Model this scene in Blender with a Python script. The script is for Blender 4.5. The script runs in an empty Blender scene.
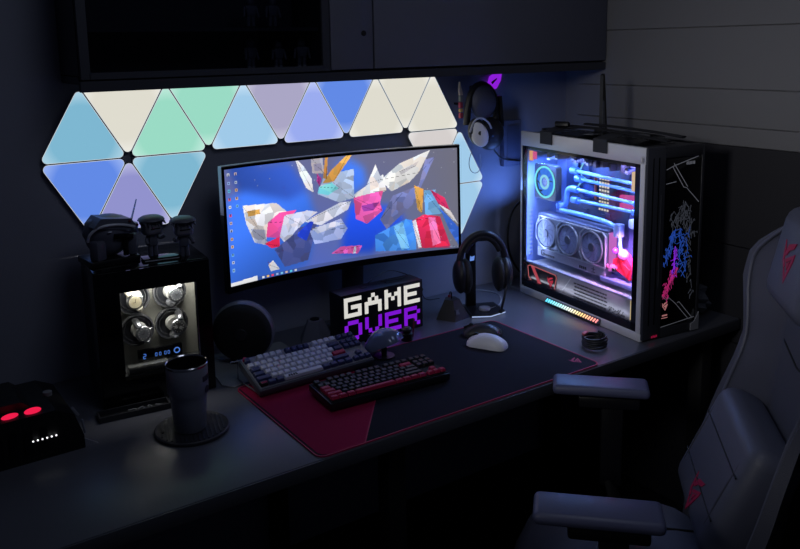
import bpy, bmesh, math, random
import numpy as np
from mathutils import Vector, Matrix, Euler
random.seed(4)
PI = math.pi
SC = bpy.context.scene
COL = SC.collection

# ---------------------------------------------------------------- camera
cam_d = bpy.data.cameras.new('camera'); cam = bpy.data.objects.new('camera', cam_d); COL.objects.link(cam)
Rv, Uv, Fv = Vector((.82529, -.56442, -.01783)), Vector((.10949, .12897, .98559)), Vector((.55399, .81535, -.16823))
m3 = Matrix((Rv, Uv, -Fv)).transposed()
cam.matrix_world = Matrix.Translation((-.39095, -2.24621, 1.62941)) @ m3.to_4x4()
cam_d.sensor_width = 36; cam_d.lens = 36 * 810.82 / 800; cam_d.shift_y = -(274.5 - 184.5) / 800
cam_d.clip_start = .02
SC.camera = cam
# ---------------------------------------------------------------- world, exposure, fill light
w = bpy.data.worlds.new('night'); SC.world = w; w.use_nodes = True
bgn = w.node_tree.nodes['Background']; bgn.inputs[0].default_value = (.30, .36, .62, 1); bgn.inputs[1].default_value = .02
SC.view_settings.view_transform = 'Standard'; SC.view_settings.look = 'None'
SC.view_settings.exposure = 0; SC.view_settings.gamma = 1
SC.view_settings.use_curve_mapping = False

def area_light(name, loc, target, size, power, color, parent=None, spread=PI, size_y=None):
    d = bpy.data.lights.new(name, 'AREA'); d.energy = power; d.color = color; d.size = size; d.spread = spread
    if size_y: d.shape = 'RECTANGLE'; d.size_y = size_y
    o = bpy.data.objects.new(name, d); COL.objects.link(o); o.location = loc
    o.rotation_euler = (Vector(target) - Vector(loc)).to_track_quat('-Z', 'Y').to_euler()
    if parent: o.parent = parent
    return o
# soft overhead fill, added to lift the dark room; no fixture behind it
area_light('overhead_fill_light', (.5, -1.5, 2.5), (.8, -.6, .7), .7, 2.4, (.72, .80, 1.0))

# neutral fill from the left, added to brighten the chair and right wall
area_light('side_fill_light', (-1.3, -1.5, 1.95), (1.9, -.95, 1.40), .35, 1.35, (1.0, .98, .95), spread=math.radians(50))

# ---------------------------------------------------------------- materials
def lin(c): return tuple((x/255/12.92 if x/255 <= .04045 else ((x/255+.055)/1.055)**2.4) for x in c) + (1,)
MATS = {}
def mat(name, col, rough=.6, metal=0, emit=None, es=1, bump=0, bscale=200, vary=0, coat=0, spec=.5):
    if name in MATS: return MATS[name]
    m = bpy.data.materials.new(name); m.use_nodes = True; nt = m.node_tree; b = nt.nodes['Principled BSDF']
    c = lin(col); b.inputs['Base Color'].default_value = c
    b.inputs['Roughness'].default_value = rough; b.inputs['Metallic'].default_value = metal
    b.inputs['Specular IOR Level'].default_value = spec
    b.inputs['Coat Weight'].default_value = coat
    if emit: b.inputs['Emission Color'].default_value = lin(emit); b.inputs['Emission Strength'].default_value = es
    if bump or vary:
        tc = nt.nodes.new('ShaderNodeTexCoord'); nz = nt.nodes.new('ShaderNodeTexNoise')
        nz.inputs['Scale'].default_value = bscale; nz.inputs['Detail'].default_value = 4
        nt.links.new(tc.outputs['Object'], nz.inputs['Vector'])
        if bump:
            bp = nt.nodes.new('ShaderNodeBump'); bp.inputs['Strength'].default_value = bump; bp.inputs['Distance'].default_value = .002
            nt.links.new(nz.outputs['Fac'], bp.inputs['Height']); nt.links.new(bp.outputs['Normal'], b.inputs['Normal'])
        if vary:
            n2 = nt.nodes.new('ShaderNodeTexNoise'); n2.inputs['Scale'].default_value = bscale * .06; n2.inputs['Detail'].default_value = 5
            nt.links.new(tc.outputs['Object'], n2.inputs['Vector'])
            mr = nt.nodes.new('ShaderNodeMapRange'); mr.inputs[1].default_value = .3; mr.inputs[2].default_value = .7
            mr.inputs[3].default_value = rough - vary; mr.inputs[4].default_value = rough + vary
            nt.links.new(n2.outputs['Fac'], mr.inputs[0]); nt.links.new(mr.outputs[0], b.inputs['Roughness'])
    MATS[name] = m; return m
def emis(name, col, s=1.0):
    if name in MATS: return MATS[name]
    m = bpy.data.materials.new(name); m.use_nodes = True; nt = m.node_tree; nt.nodes.clear()
    e = nt.nodes.new('ShaderNodeEmission'); o = nt.nodes.new('ShaderNodeOutputMaterial')
    e.inputs[0].default_value = lin(col); e.inputs[1].default_value = s; nt.links.new(e.outputs[0], o.inputs[0])
    MATS[name] = m; return m
def glass(name, tint=(255, 255, 255), gloss=.06, rough=.03):
    if name in MATS: return MATS[name]
    m = bpy.data.materials.new(name); m.use_nodes = True; nt = m.node_tree; nt.nodes.clear()
    t = nt.nodes.new('ShaderNodeBsdfTransparent'); t.inputs[0].default_value = lin(tint)
    g = nt.nodes.new('ShaderNodeBsdfGlossy'); g.inputs['Roughness'].default_value = rough
    lw = nt.nodes.new('ShaderNodeLayerWeight'); pw = nt.nodes.new('ShaderNodeMath'); pw.operation = 'POWER'; pw.inputs[1].default_value = 5
    f = nt.nodes.new('ShaderNodeMath'); f.operation = 'MULTIPLY_ADD'; f.inputs[1].default_value = .9; f.inputs[2].default_value = gloss*.5
    nt.links.new(lw.outputs['Facing'], pw.inputs[0]); nt.links.new(pw.outputs[0], f.inputs[0])
    mx = nt.nodes.new('ShaderNodeMixShader'); o = nt.nodes.new('ShaderNodeOutputMaterial')
    nt.links.new(f.outputs[0], mx.inputs[0]); nt.links.new(t.outputs[0], mx.inputs[1]); nt.links.new(g.outputs[0], mx.inputs[2])
    nt.links.new(mx.outputs[0], o.inputs[0]); MATS[name] = m; return m

BLACKP = mat('black plastic', (20, 20, 24), .38, bump=.15, bscale=900)
BLACKM = mat('matt black', (15, 15, 18), .7, bump=.2, bscale=600)
BLACKG = mat('gloss black', (8, 8, 10), .12)
RUBBER = mat('rubber', (13, 13, 15), .55)
SILVER = mat('silver aluminium', (228, 228, 236), .38, .2, bump=.05, bscale=500)
CHROME = mat('chrome', (215, 215, 220), .15, 1)
GREYP = mat('grey plastic', (120, 122, 130), .4)
WHITEP = mat('white plastic', (190, 192, 200), .35)
DARKG = mat('dark grey plastic', (42, 43, 50), .42, bump=.1, bscale=700)
WALLM = mat('dark blue-grey wall paint', (138, 141, 158), .75, bump=.25, bscale=350)
CABM = mat('charcoal laminate', (50, 52, 64), .6, bump=.08, bscale=300)
CABD = mat('charcoal door laminate', (92, 94, 112), .6, bump=.08, bscale=300)
RWM = mat('grey wall board', (112, 112, 118), .62, bump=.12, bscale=250)
DESKM = mat('black desk laminate', (90, 92, 103), .30)
FLOORM = mat('dark floor', (16, 16, 20), .6, bump=.2, bscale=60)
LEATHER = mat('black leatherette', (70, 72, 87), .5, bump=.35, bscale=420)
LEATHER2 = mat('smooth black leatherette', (84, 87, 106), .48, bump=.3, bscale=380)
REDT = mat('crimson thread', (170, 22, 74), .6)
MATC = mat('mouse mat cloth', (26, 28, 40), .85, bump=.5, bscale=1500, spec=.2)
MATR = mat('crimson mouse mat cloth', (150, 14, 68), .85, bump=.5, bscale=1500, spec=.2)

# ---------------------------------------------------------------- mesh helpers
class MB:
    def __init__(s): s.b = bmesh.new()
    def _tf(s, vs, M):
        bmesh.ops.transform(s.b, matrix=M, verts=vs)
    def box(s, c, d, r=(0, 0, 0), bev=0, seg=2, taper=None):
        v = bmesh.ops.create_cube(s.b, size=1)['verts']
        if taper:
            for q in v:
                if q.co.z > 0: q.co.x *= taper[0]; q.co.y *= taper[1]
        s._tf(v, Matrix.Diagonal((*d, 1)))
        if bev:
            es = list({e for q in v for e in q.link_edges})
            n = bmesh.ops.bevel(s.b, geom=es, offset=bev, segments=seg, affect='EDGES', profile=.5)
            v = list({q for f in n['faces'] for q in f.verts} | {q for q in v if q.is_valid})
        s._tf(v, Matrix.Translation(c) @ Euler(r).to_matrix().to_4x4()); return s
    def cyl(s, a, b_, r, r2=None, n=20):
        a = Vector(a); b_ = Vector(b_); d = b_ - a
        v = bmesh.ops.create_cone(s.b, cap_ends=True, segments=n, radius1=r, radius2=r if r2 is None else r2, depth=d.length)['verts']
        s._tf(v, Matrix.Translation((a + b_) / 2) @ d.to_track_quat('Z', 'Y').to_matrix().to_4x4()); return s
    def sph(s, c, r, sc=(1, 1, 1), rot=(0, 0, 0), n=20):
        v = bmesh.ops.create_uvsphere(s.b, u_segments=n, v_segments=max(8, n * 2 // 3), radius=r)['verts']
        s._tf(v, Matrix.Translation(c) @ Euler(rot).to_matrix().to_4x4() @ Matrix.Diagonal((*sc, 1))); return s
    def prism(s, pts, h0, h1, M=None):
        """polygon in local XY extruded from z=h0 to h1, then placed by M"""
        a = [s.b.verts.new((x, y, h0)) for x, y in pts]; c = [s.b.verts.new((x, y, h1)) for x, y in pts]
        n = len(pts); s.b.faces.new(a[::-1]); s.b.faces.new(c)
        for i in range(n): s.b.faces.new((a[i], a[(i+1) % n], c[(i+1) % n], c[i]))
        if M is not None: s._tf(a + c, M)
        return s
    def ring(s, outer, inner, h0, h1, M=None):
        n = len(outer); A = [[s.b.verts.new((x, y, h)) for x, y in P] for P in (outer, inner) for h in (h0, h1)]
        o0, o1, i0, i1 = A
        for k in range(n):
            j = (k+1) % n
            s.b.faces.new((o0[k], o0[j], o1[j], o1[k])); s.b.faces.new((i0[j], i0[k], i1[k], i1[j]))
            s.b.faces.new((o1[k], o1[j], i1[j], i1[k])); s.b.faces.new((o0[j], o0[k], i0[k], i0[j]))
        if M is not None: s._tf(sum(A, []), M)
        return s
    def lathe(s, prof, M=None, n=32, cap=True):
        rows = [[s.b.verts.new((r*math.cos(2*PI*k/n), r*math.sin(2*PI*k/n), z)) for k in range(n)] for r, z in prof]
        for a, b_ in zip(rows, rows[1:]):
            for k in range(n): s.b.faces.new((a[k], a[(k+1) % n], b_[(k+1) % n], b_[k]))
        if cap and prof[0][0] > 1e-4: s.b.faces.new(rows[0][::-1])
        if cap and prof[-1][0] > 1e-4: s.b.faces.new(rows[-1])
        if M is not None: s._tf(sum(rows, []), M)
        return s
    def tube(s, pts, r, n=8, smooth=3, closed=False, flat=1):
        P = [Vector(p) for p in pts]
        for _ in range(smooth):
            Q = []
            m = len(P)
            rng = range(m if closed else m-1)
            if not closed: Q.append(P[0])
            for i in rng:
                a, b_ = P[i], P[(i+1) % m]; Q += [a*.75+b_*.25, a*.25+b_*.75]
            if not closed: Q.append(P[-1])
            P = Q
        rings = []; m = len(P); up = None
        for i, p in enumerate(P):
            t = (P[(i+1) % m]-P[i-1]) if closed else (P[min(i+1, m-1)]-P[max(i-1, 0)])
            if t.length < 1e-9: t = Vector((0, 0, 1))
            t.normalize()
            if up is None: up = t.orthogonal().normalized() if abs(t.z) > .9 else Vector((0, 0, 1))
            x = t.cross(up)
            if x.length < 1e-4: x = t.orthogonal()
            x.normalize(); y = x.cross(t).normalized(); up = y
            rr = r(i/(m-1)) if callable(r) else r
            rings.append([s.b.verts.new(p + x*rr*math.cos(2*PI*k/n) + y*rr*flat*math.sin(2*PI*k/n)) for k in range(n)])
        for i in range(m if closed else m-1):
            a, b_ = rings[i], rings[(i+1) % m]
            for k in range(n): s.b.faces.new((a[k], a[(k+1) % n], b_[(k+1) % n], b_[k]))
        if not closed: s.b.faces.new(rings[0][::-1]); s.b.faces.new(rings[-1])
        return s
    def grid(s, fn, nu, nv, closed_u=False):
        V = [[s.b.verts.new(fn(i/nu, j/nv)) for j in range(nv+1)] for i in range(nu+1)]
        for i in range(nu):
            for j in range(nv): s.b.faces.new((V[i][j], V[i+1][j], V[i+1][j+1], V[i][j+1]))
        return s
def mesh_of(name, mb, m, smooth=False):
    bmesh.ops.recalc_face_normals(mb.b, faces=mb.b.faces)
    me = bpy.data.meshes.new(name); mb.b.to_mesh(me); mb.b.free()
    if m: me.materials.append(m)
    if smooth:
        for p in me.polygons: p.use_smooth = True
        me.set_sharp_from_angle(angle=math.radians(smooth if smooth > 1 else 40))
    return me
def obj(name, mb, m, parent=None, loc=(0, 0, 0), rot=(0, 0, 0), smooth=True, label=None):
    o = bpy.data.objects.new(name, mesh_of(name, mb, m, smooth)); COL.objects.link(o)
    o.location = loc; o.rotation_euler = rot
    if parent: o.parent = parent
    if label: o['label'] = label
    return o
def inst(name, me, parent, loc, rot=(0, 0, 0)):
    o = bpy.data.objects.new(name, me); COL.objects.link(o); o.parent = parent; o.location = loc; o.rotation_euler = rot
    return o
def thing(name, label, cat, loc=(0, 0, 0), rot=0, group=None):
    o = bpy.data.objects.new(name, None); COL.objects.link(o); o.empty_display_size = .02
    o.location = loc; o.rotation_euler = rot if isinstance(rot, tuple) else (0, 0, rot)
    o['label'] = label; o['category'] = cat
    if group: o['group'] = group
    return o
def tag(o, label, cat, group=None):
    o['label'] = label; o['category'] = cat
    if group: o['group'] = group
    return o
def struct(name, mb, m, label=None, smooth=False):
    o = obj(name, mb, m, smooth=smooth); o['kind'] = 'structure'
    o['label'] = label or name.replace('_', ' '); return o
def text(name, s, size, m, parent, loc, rot, depth=.0006, align='LEFT', shear=0, bold=0, label=None):
    c = bpy.data.curves.new(name, 'FONT'); c.body = s; c.size = size; c.extrude = depth; c.align_x = align; c.shear = shear; c.offset = bold
    c.materials.append(m)
    tmp = bpy.data.objects.new('tmp', c); COL.objects.link(tmp); me = bpy.data.meshes.new_from_object(tmp); me.name = name
    bpy.data.objects.remove(tmp); bpy.data.curves.remove(c)
    if not me.materials: me.materials.append(m)
    o = bpy.data.objects.new(name, me); COL.objects.link(o); o.parent = parent; o.location = loc; o.rotation_euler = rot
    if label: o['label'] = label
    return o
FRONT = Matrix.Rotation(PI/2, 4, 'X')            # local XY -> XZ plane, extrusion towards -Y
def strokes(mb, lines, wd, h0, h1, M):
    for L in lines:
        for (x0, y0), (x1, y1) in zip(L, L[1:]):
            d = Vector((x1-x0, y1-y0)); l = d.length
            if l < 1e-6: continue
            d /= l; n = Vector((-d.y, d.x))*wd/2; e = d*wd*.4
            mb.prism([(x0-e.x+n.x, y0-e.y+n.y), (x0-e.x-n.x, y0-e.y-n.y), (x1+e.x-n.x, y1+e.y-n.y), (x1+e.x+n.x, y1+e.y+n.y)], h0, h1, M)
def emblem(mb, sc, M, h0=0, h1=.0012):
    """slanted eye-shaped emblem: two swooping lids over an open wedge, about 1 x 1.2 units"""
    P = [[(-.36, .12), (-.16, .45), (.46, .62), (.30, .42), (-.02, .30), (-.20, .12)],
         [(-.50, .52), (-.34, .26), (-.32, -.02), (-.14, -.16), (-.20, -.26), (-.44, -.06), (-.47, .22)],
         [(-.20, .02), (.50, .32), (.46, .12), (.06, -.62), (-.20, -.28), (-.13, -.22), (.03, -.42), (.33, .14), (-.10, -.06)],
         [(-.06, -.08), (.22, .06), (.08, -.22)]]
    for p in P: mb.prism([(x*sc, y*sc) for x, y in p], h0, h1, M)
    return mb
def rrect(w, h, r, n=6, cx=0, cy=0):
    P = []
    for sx, sy, a0 in ((1, 1, 0), (-1, 1, 90), (-1, -1, 180), (1, -1, 270)):
        for k in range(n+1):
            a = math.radians(a0+90*k/n); P.append((cx+sx*(w/2-r)+r*math.cos(a), cy+sy*(h/2-r)+r*math.sin(a)))
    return P
def circ(r, n=32, cx=0, cy=0): return [(cx+r*math.cos(2*PI*k/n), cy+r*math.sin(2*PI*k/n)) for k in range(n)]

# ================================================================ SETTING
struct('floor', MB().box((0, -1.6, -.05), (4.4, 4.2, .1)), FLOORM, 'dark floor under the desk and chair')
struct('wall_back', MB().box((-.1, .06, 1.3), (4.6, .12, 2.8)), WALLM, 'dark blue-grey wall behind the desk')
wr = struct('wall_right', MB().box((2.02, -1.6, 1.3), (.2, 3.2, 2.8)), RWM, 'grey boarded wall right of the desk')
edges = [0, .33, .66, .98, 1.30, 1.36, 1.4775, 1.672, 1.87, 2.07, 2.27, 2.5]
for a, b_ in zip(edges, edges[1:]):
    obj('board', MB().box((0, 0, (b_-a)/2), (.012, 3.1, b_-a-.0028), bev=.001, seg=1), RWM if a > 1.29 else mat('darker lower boards', (34, 34, 42), .62), wr, (1.914, -1.62, a), smooth=False)  # boards below the split take a darker tone

# ================================================================ WALL CABINET
cb = thing('wall_cabinet', 'long dark wall cabinet above the desk with a glazed left bay', 'cabinet', (0, 0, 1.533))
CX0, CX1, CD = .078, 1.906, .21
obj('back_panel', MB().box(((CX0+CX1)/2, -.006, .41), (CX1-CX0, .008, .78)), CABM, cb)
obj('bottom_panel', MB().box(((CX0+CX1)/2, -.1, .027), (CX1-CX0, .18, .018)), CABM, cb)
obj('light_rail', MB().box(((CX0+CX1)/2, -.2, .013), (CX1-CX0, .018, .026)), CABM, cb)
obj('top_panel', MB().box(((CX0+CX1)/2, -.1, .79), (CX1-CX0, .19, .018)), CABM, cb)
for x in (CX0+.009, .755, CX1-.009): obj('side_panel', MB().box((x, -.1, .41), (.018, .188, .74)), CABM, cb)
obj('shelf', MB().box((.42, -.1, .148), (.64, .17, .01)), CABM, cb)
gf = MB()
x0, x1, z0, z1 = CX0+.002, .760, .03, .79
for c, d in (((x0+.011, 0, (z0+z1)/2), (.022, .016, z1-z0)), ((x1-.011, 0, (z0+z1)/2), (.022, .016, z1-z0)), (((x0+x1)/2, 0, z0+.008), (x1-x0-.04, .016, .016)), (((x0+x1)/2, 0, z1-.02), (x1-x0-.04, .016, .03))): gf.box(c, d)
dr = obj('glazed_door', gf, CABM, cb, (0, -.203, 0), smooth=False)
obj('pane', MB().box(((x0+x1)/2, 0, .41), (x1-x0-.04, .004, .72)), glass('smoked cabinet glass', (205, 207, 215)), dr)
d1 = obj('door', MB().box((.834, 0, .41), (.141, .018, .755), bev=.002), CABD, cb, (0, -.204, 0))
obj('finger_hole', MB().cyl((.872, -.0095, .135), (.872, -.0115, .135), .008), BLACKM, d1)
obj('door', MB().box((1.406, 0, .41), (.992, .018, .755), bev=.002), CABD, cb, (0, -.204, 0))
def cab_figure(x, z, h, label, cat='figurine', lean=0):
    t = thing('display_figurine', label, cat, (x, -.115, z), .3*lean, 'figurines in the wall cabinet')
    bm_ = mat('dim figurine plastic', (105, 108, 122), .5)
    obj('base', MB().cyl((0, 0, 0), (0, 0, .004), .02), BLACKP, t)
    obj('torso', MB().box((0, 0, h*.55), (h*.3, h*.2, h*.35), bev=h*.04, taper=(1.25, 1)), bm_, t)
    obj('head', MB().sph((0, 0, h*.85), h*.14, (1, 1, 1.15)), bm_, t)
    for s in (-1, 1):
        obj('leg', MB().cyl((s*h*.09, 0, .004), (s*h*.07, 0, h*.42), h*.065, h*.075), bm_, t)
        obj('arm', MB().cyl((s*h*.2, 0, h*.68), (s*h*.26, -h*.08, h*.34), h*.05, h*.04), bm_, t)
cab_figure(.565, 1.6865, .085, 'left of two dim grey figurines on the cabinet upper shelf')
cab_figure(.632, 1.6865, .085, 'right of two dim grey figurines on the cabinet upper shelf')
cab_figure(.560, 1.5695, .088, 'leftmost dim figurine on the cabinet lower shelf', lean=1)
cab_figure(.645, 1.5695, .082, 'middle dim figurine on the cabinet lower shelf')
cab_figure(.720, 1.5695, .088, 'rightmost dim figurine on the cabinet lower shelf', lean=-1)

# ================================================================ LIGHT PANELS
SD = .23; HT = SD*.8660254
def tri_pts(r_c, inset, seg=6):
    R = SD/math.sqrt(3)-inset*2; P = []
    for k in range(3):
        a = PI/2+k*2*PI/3; cx, cy = (R-2*r_c)*math.cos(a), (R-2*r_c)*math.sin(a)
        for j in range(seg+1):
            b_ = a-PI/3+j*2*PI/3/seg; P.append((cx+r_c*math.cos(b_), cy+r_c*math.sin(b_)))
    return P
def panel_mat(name, col):
    if name in MATS: return MATS[name]
    m = bpy.data.materials.new(name); m.use_nodes = True; nt = m.node_tree; nt.nodes.clear()
    tc = nt.nodes.new('ShaderNodeTexCoord'); ln = nt.nodes.new('ShaderNodeVectorMath'); ln.operation = 'LENGTH'
    mr = nt.nodes.new('ShaderNodeMapRange'); mr.inputs[1].default_value = .082; mr.inputs[2].default_value = .128
    mx = nt.nodes.new('ShaderNodeMix'); mx.data_type = 'RGBA'
    mx.inputs[6].default_value = lin(col); mx.inputs[7].default_value = lin(tuple(min(255, c*.6+255*.42) for c in col))
    e = nt.nodes.new('ShaderNodeEmission'); e.inputs[1].default_value = PANEL_S; o = nt.nodes.new('ShaderNodeOutputMaterial')
    nt.links.new(tc.outputs['Object'], ln.inputs[0]); nt.links.new(ln.outputs['Value'], mr.inputs[0]); nt.links.new(mr.outputs[0], mx.inputs[0])
    nt.links.new(mx.outputs[2], e.inputs[0]); nt.links.new(e.outputs[0], o.inputs[0]); MATS[name] = m; return m
PANEL_S = 1.0
COLS = dict(teal=(126, 183, 209), white=(223, 220, 207), mint=(154, 219, 197), ice=(160, 202, 233), mauve=(170, 166, 197), peri=(155, 172, 240),
            blue=(98, 138, 230), lilac=(145, 146, 205), rose=(213, 207, 205))
ball = [  # x, z (in sides/heights) of centre, up?, colour, label
 (.5, 1/3, 1, 'teal', 'pale teal light panel pointing up, at the far left of the upper row'),
 (1, 2/3, 0, 'white', 'warm white light panel pointing down between teal and mint panels'),
 (1.5, 1/3, 1, 'mint', 'mint green light panel pointing up, beside the left white one'),
 (2, 2/3, 0, 'mint', 'mint green light panel pointing down, left of the pale ice blue one'),
 (2.5, 1/3, 1, 'ice', 'pale ice blue light panel pointing up, above the monitor left corner'),
 (3, 2/3, 0, 'mauve', 'greyish mauve light panel pointing down above the monitor'),
 (3.5, 1/3, 1, 'peri', 'periwinkle light panel pointing up, right of the mauve one'),
 (4, 2/3, 0, 'blue', 'deep blue light panel pointing down, above the middle of the monitor'),
 (4.5, 1/3, 1, 'white', 'white light panel pointing up, right of the upper deep blue one'),
 (5, 2/3, 0, 'white', 'white light panel pointing down, between two white upright ones'),
 (5.5, 1/3, 1, 'white', 'rightmost white light panel of the upper row, pointing up'),
 (5.5, -1/3, 0, 'rose', 'pinkish white light panel half hidden behind the monitor top right corner'),
 (.5, -1/3, 0, 'blue', 'deep blue light panel pointing down, at the lower far left'),
 (1, -2/3, 1, 'lilac', 'lilac light panel pointing up above the helmet bust'),
 (1.5, -1/3, 0, 'teal', 'teal light panel pointing down, left of the monitor'),
 (6, -2/3, 1, 'ice', 'pale blue light panel pointing up, right of the monitor top corner'),
 (6, -4/3, 0, 'ice', 'lowest pale blue light panel, right of the monitor edge'),
]
def light_panels():
    body = mesh_of('body', MB().prism(tri_pts(.0125, .0014), 0, .009, FRONT), WHITEP, 30)
    rim = mesh_of('light_edge', MB().ring(tri_pts(.0125, .0016), tri_pts(.011, .0026), .009, .0102, FRONT), emis('panel edge glow', (222, 230, 236), .9), 30)
    for cx, cz, up, c, label in ball:
        t = thing('light_panel', label, 'light panel', (cx*SD, -.008, 1.3432+cz*HT), (0, 0 if up else PI, 0) if False else (0, 0, 0), 'triangular light panels on the wall')
        ry = 0 if up else PI/3
        inst('body', body, t, (0, 0, 0), (0, ry, 0))
        obj('diffuser', MB().prism(tri_pts(.011, .0027), .0085, .0098, FRONT), panel_mat('panel '+c, COLS[c]), t, rot=(0, ry, 0), smooth=False)
        inst('light_edge', rim, t, (0, 0, 0), (0, ry, 0))
light_panels()

# ================================================================ DESK
DZ = .75
dk = thing('desk', 'long black desk along the wall carrying the monitor and computer', 'desk', (.4, -.4, 0))
obj('desktop', MB().box((-.05, 0, DZ-.018), (3.1, .79, .036), bev=.002), DESKM, dk)
obj('front_edge_strip', MB().box((-.05, -.397, DZ-.0185), (3.1, .004, .034), bev=.001), mat('desk edge band', (74, 76, 84), .35), dk)
for x in (-1.5, .2, 1.4):
    for y in (-.33, .33): obj('leg', MB().box((x, y, (DZ-.036)/2), (.05, .05, DZ-.036), bev=.003), BLACKM, dk)
obj('modesty_panel', MB().box((-.05, .32, .5), (2.8, .016, .36)), BLACKM, dk)

# ================================================================ MONITOR
WALL = [
 ((52,88,190),[(0.013,1.003),(0.246,0.99),(0.307,0.729),(0.227,0.651),(0.055,0.758)]),
 ((60,115,232),[(0.005,0.745),(0.068,0.796),(0.227,0.659),(0.307,0.715),(0.342,0.424),(0.296,0.054),(0.163,-0.023),(-0.002,0.007)]),
 ((70,125,245),[(0.426,0.934),(0.489,0.964),(0.545,0.875),(0.558,0.72),(0.499,0.63),(0.443,0.691)]),
 ((34,80,228),[(0.483,0.559),(0.674,0.47),(0.734,0.323),(0.611,0.208),(0.579,0.047),(0.434,0.089),(0.453,0.387)]),
 ((215,210,212),[(0.059,0.673),(0.183,0.65),(0.226,0.55),(0.148,0.489),(0.139,0.335),(0.188,0.244),(0.095,0.337),(0.068,0.516)]),
 ((150,155,180),[(0.085,0.46),(0.137,0.43),(0.139,0.335),(0.184,0.252),(0.098,0.336)]),
 ((222,165,85),[(0.074,0.621),(0.119,0.618),(0.122,0.578),(0.078,0.569)]),
 ((225,80,160),[(0.148,0.489),(0.194,0.56),(0.262,0.562),(0.218,0.466),(0.202,0.326),(0.139,0.364)]),
 ((230,40,85),[(0.132,0.309),(0.19,0.345),(0.188,0.259),(0.156,0.257)]),
 ((205,208,232),[(0.212,0.526),(0.304,0.54),(0.344,0.512),(0.275,0.417),(0.22,0.232),(0.19,0.345)]),
 ((70,80,140),[(0.168,0.237),(0.234,0.329),(0.262,0.392),(0.342,0.424),(0.312,0.197),(0.296,0.084),(0.204,0.063)]),
 ((228,230,240),[(0.263,1.029),(0.298,0.935),(0.325,0.826),(0.331,0.693),(0.302,0.745),(0.278,0.882)]),
 ((190,186,200),[(0.324,1.024),(0.372,1.028),(0.377,0.857),(0.33,0.869)]),
 ((150,150,185),[(0.335,0.955),(0.367,0.953),(0.369,0.888),(0.339,0.89)]),
 ((175,192,222),[(0.376,0.834),(0.502,0.871),(0.501,0.599),(0.434,0.574),(0.347,0.674)]),
 ((125,215,225),[(0.354,0.739),(0.405,0.767),(0.436,0.705),(0.39,0.653),(0.347,0.683)]),
 ((228,168,85),[(0.487,1.027),(0.504,1.02),(0.416,0.773),(0.368,0.765),(0.407,0.879)]),
 ((215,150,80),[(0.385,1.025),(0.395,1.014),(0.387,0.801),(0.372,0.814)]),
 ((190,60,150),[(0.347,0.865),(0.365,0.816),(0.356,0.745),(0.346,0.792)]),
 ((222,224,240),[(0.289,0.442),(0.441,0.572),(0.486,0.573),(0.471,0.496),(0.355,0.384)]),
 ((150,165,216),[(0.308,0.347),(0.439,0.421),(0.466,0.321),(0.436,0.225),(0.326,0.221)]),
 ((205,210,235),[(0.317,0.367),(0.411,0.401),(0.455,0.371),(0.341,0.311)]),
 ((40,70,215),[(0.261,0.349),(0.309,0.435),(0.326,0.429),(0.294,0.263),(0.258,0.32)]),
 ((226,223,225),[(0.499,0.63),(0.632,0.793),(0.646,0.634),(0.512,0.55)]),
 ((230,228,226),[(0.62,0.74),(0.709,0.883),(0.861,0.991),(0.802,0.782),(0.754,0.693),(0.668,0.622)]),
 ((200,196,200),[(0.708,0.805),(0.803,0.893),(0.79,0.848),(0.716,0.772)]),
 ((226,224,232),[(0.558,0.714),(0.599,0.893),(0.624,0.748),(0.604,0.677)]),
 ((226,90,165),[(0.498,0.6),(0.631,0.639),(0.614,0.519),(0.625,0.447),(0.553,0.337),(0.503,0.4)]),
 ((150,60,150),[(0.529,0.514),(0.614,0.535),(0.584,0.46),(0.54,0.456)]),
 ((122,128,182),[(0.612,0.364),(0.675,0.579),(0.801,0.655),(0.835,0.901),(0.883,0.922),(0.8,0.591),(0.767,0.473),(0.641,0.26)]),
 ((70,140,236),[(0.588,0.216),(0.735,0.339),(0.782,0.308),(0.779,0.017),(0.586,0.06)]),
 ((120,190,245),[(0.672,0.281),(0.719,0.313),(0.748,0.046),(0.708,0.044)]),
 ((215,160,82),[(0.777,0.661),(0.824,0.616),(0.814,0.378),(0.791,0.417)]),
 ((120,180,236),[(0.824,0.6),(0.881,0.601),(0.916,0.356),(0.83,0.357)]),
 ((215,50,105),[(0.856,0.607),(0.93,0.515),(0.959,0.375),(0.896,0.46)]),
 ((230,228,232),[(0.896,0.46),(0.959,0.381),(1.004,0.227),(0.966,0.297)]),
 ((62,112,222),[(0.89,0.442),(0.966,0.287),(1.004,0.2),(1.003,0.016),(0.953,0.184),(0.916,0.356)]),
 ((226,45,88),[(0.763,0.314),(0.822,0.366),(0.904,0.333),(0.96,0.008),(0.795,0.037)]),
 ((245,120,182),[(0.843,0.336),(0.879,0.325),(0.907,0.068),(0.864,0.044)]),
 ((232,225,232),[(0.763,0.308),(0.782,0.324),(0.808,0.045),(0.792,0.038)]),
 ((228,228,235),[(0.141,0.118),(0.16,0.145),(0.184,0.056),(0.15,0.05)]),
 ((215,90,170),[(0.392,0.105),(0.435,0.155),(0.528,0.138),(0.508,0.065)]),
 ((200,205,235),[(0.485,0.075),(0.493,0.139),(0.502,0.13),(0.497,0.07)]),
 ((225,226,232),[(-0.004,0.025),(0.098,0.041),(0.098,0.014),(-0.002,-0.004)]),
 ((225,226,232),[(0.952,0.028),(0.998,0.024),(0.998,0.011),(0.952,0.015)]),
]

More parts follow.
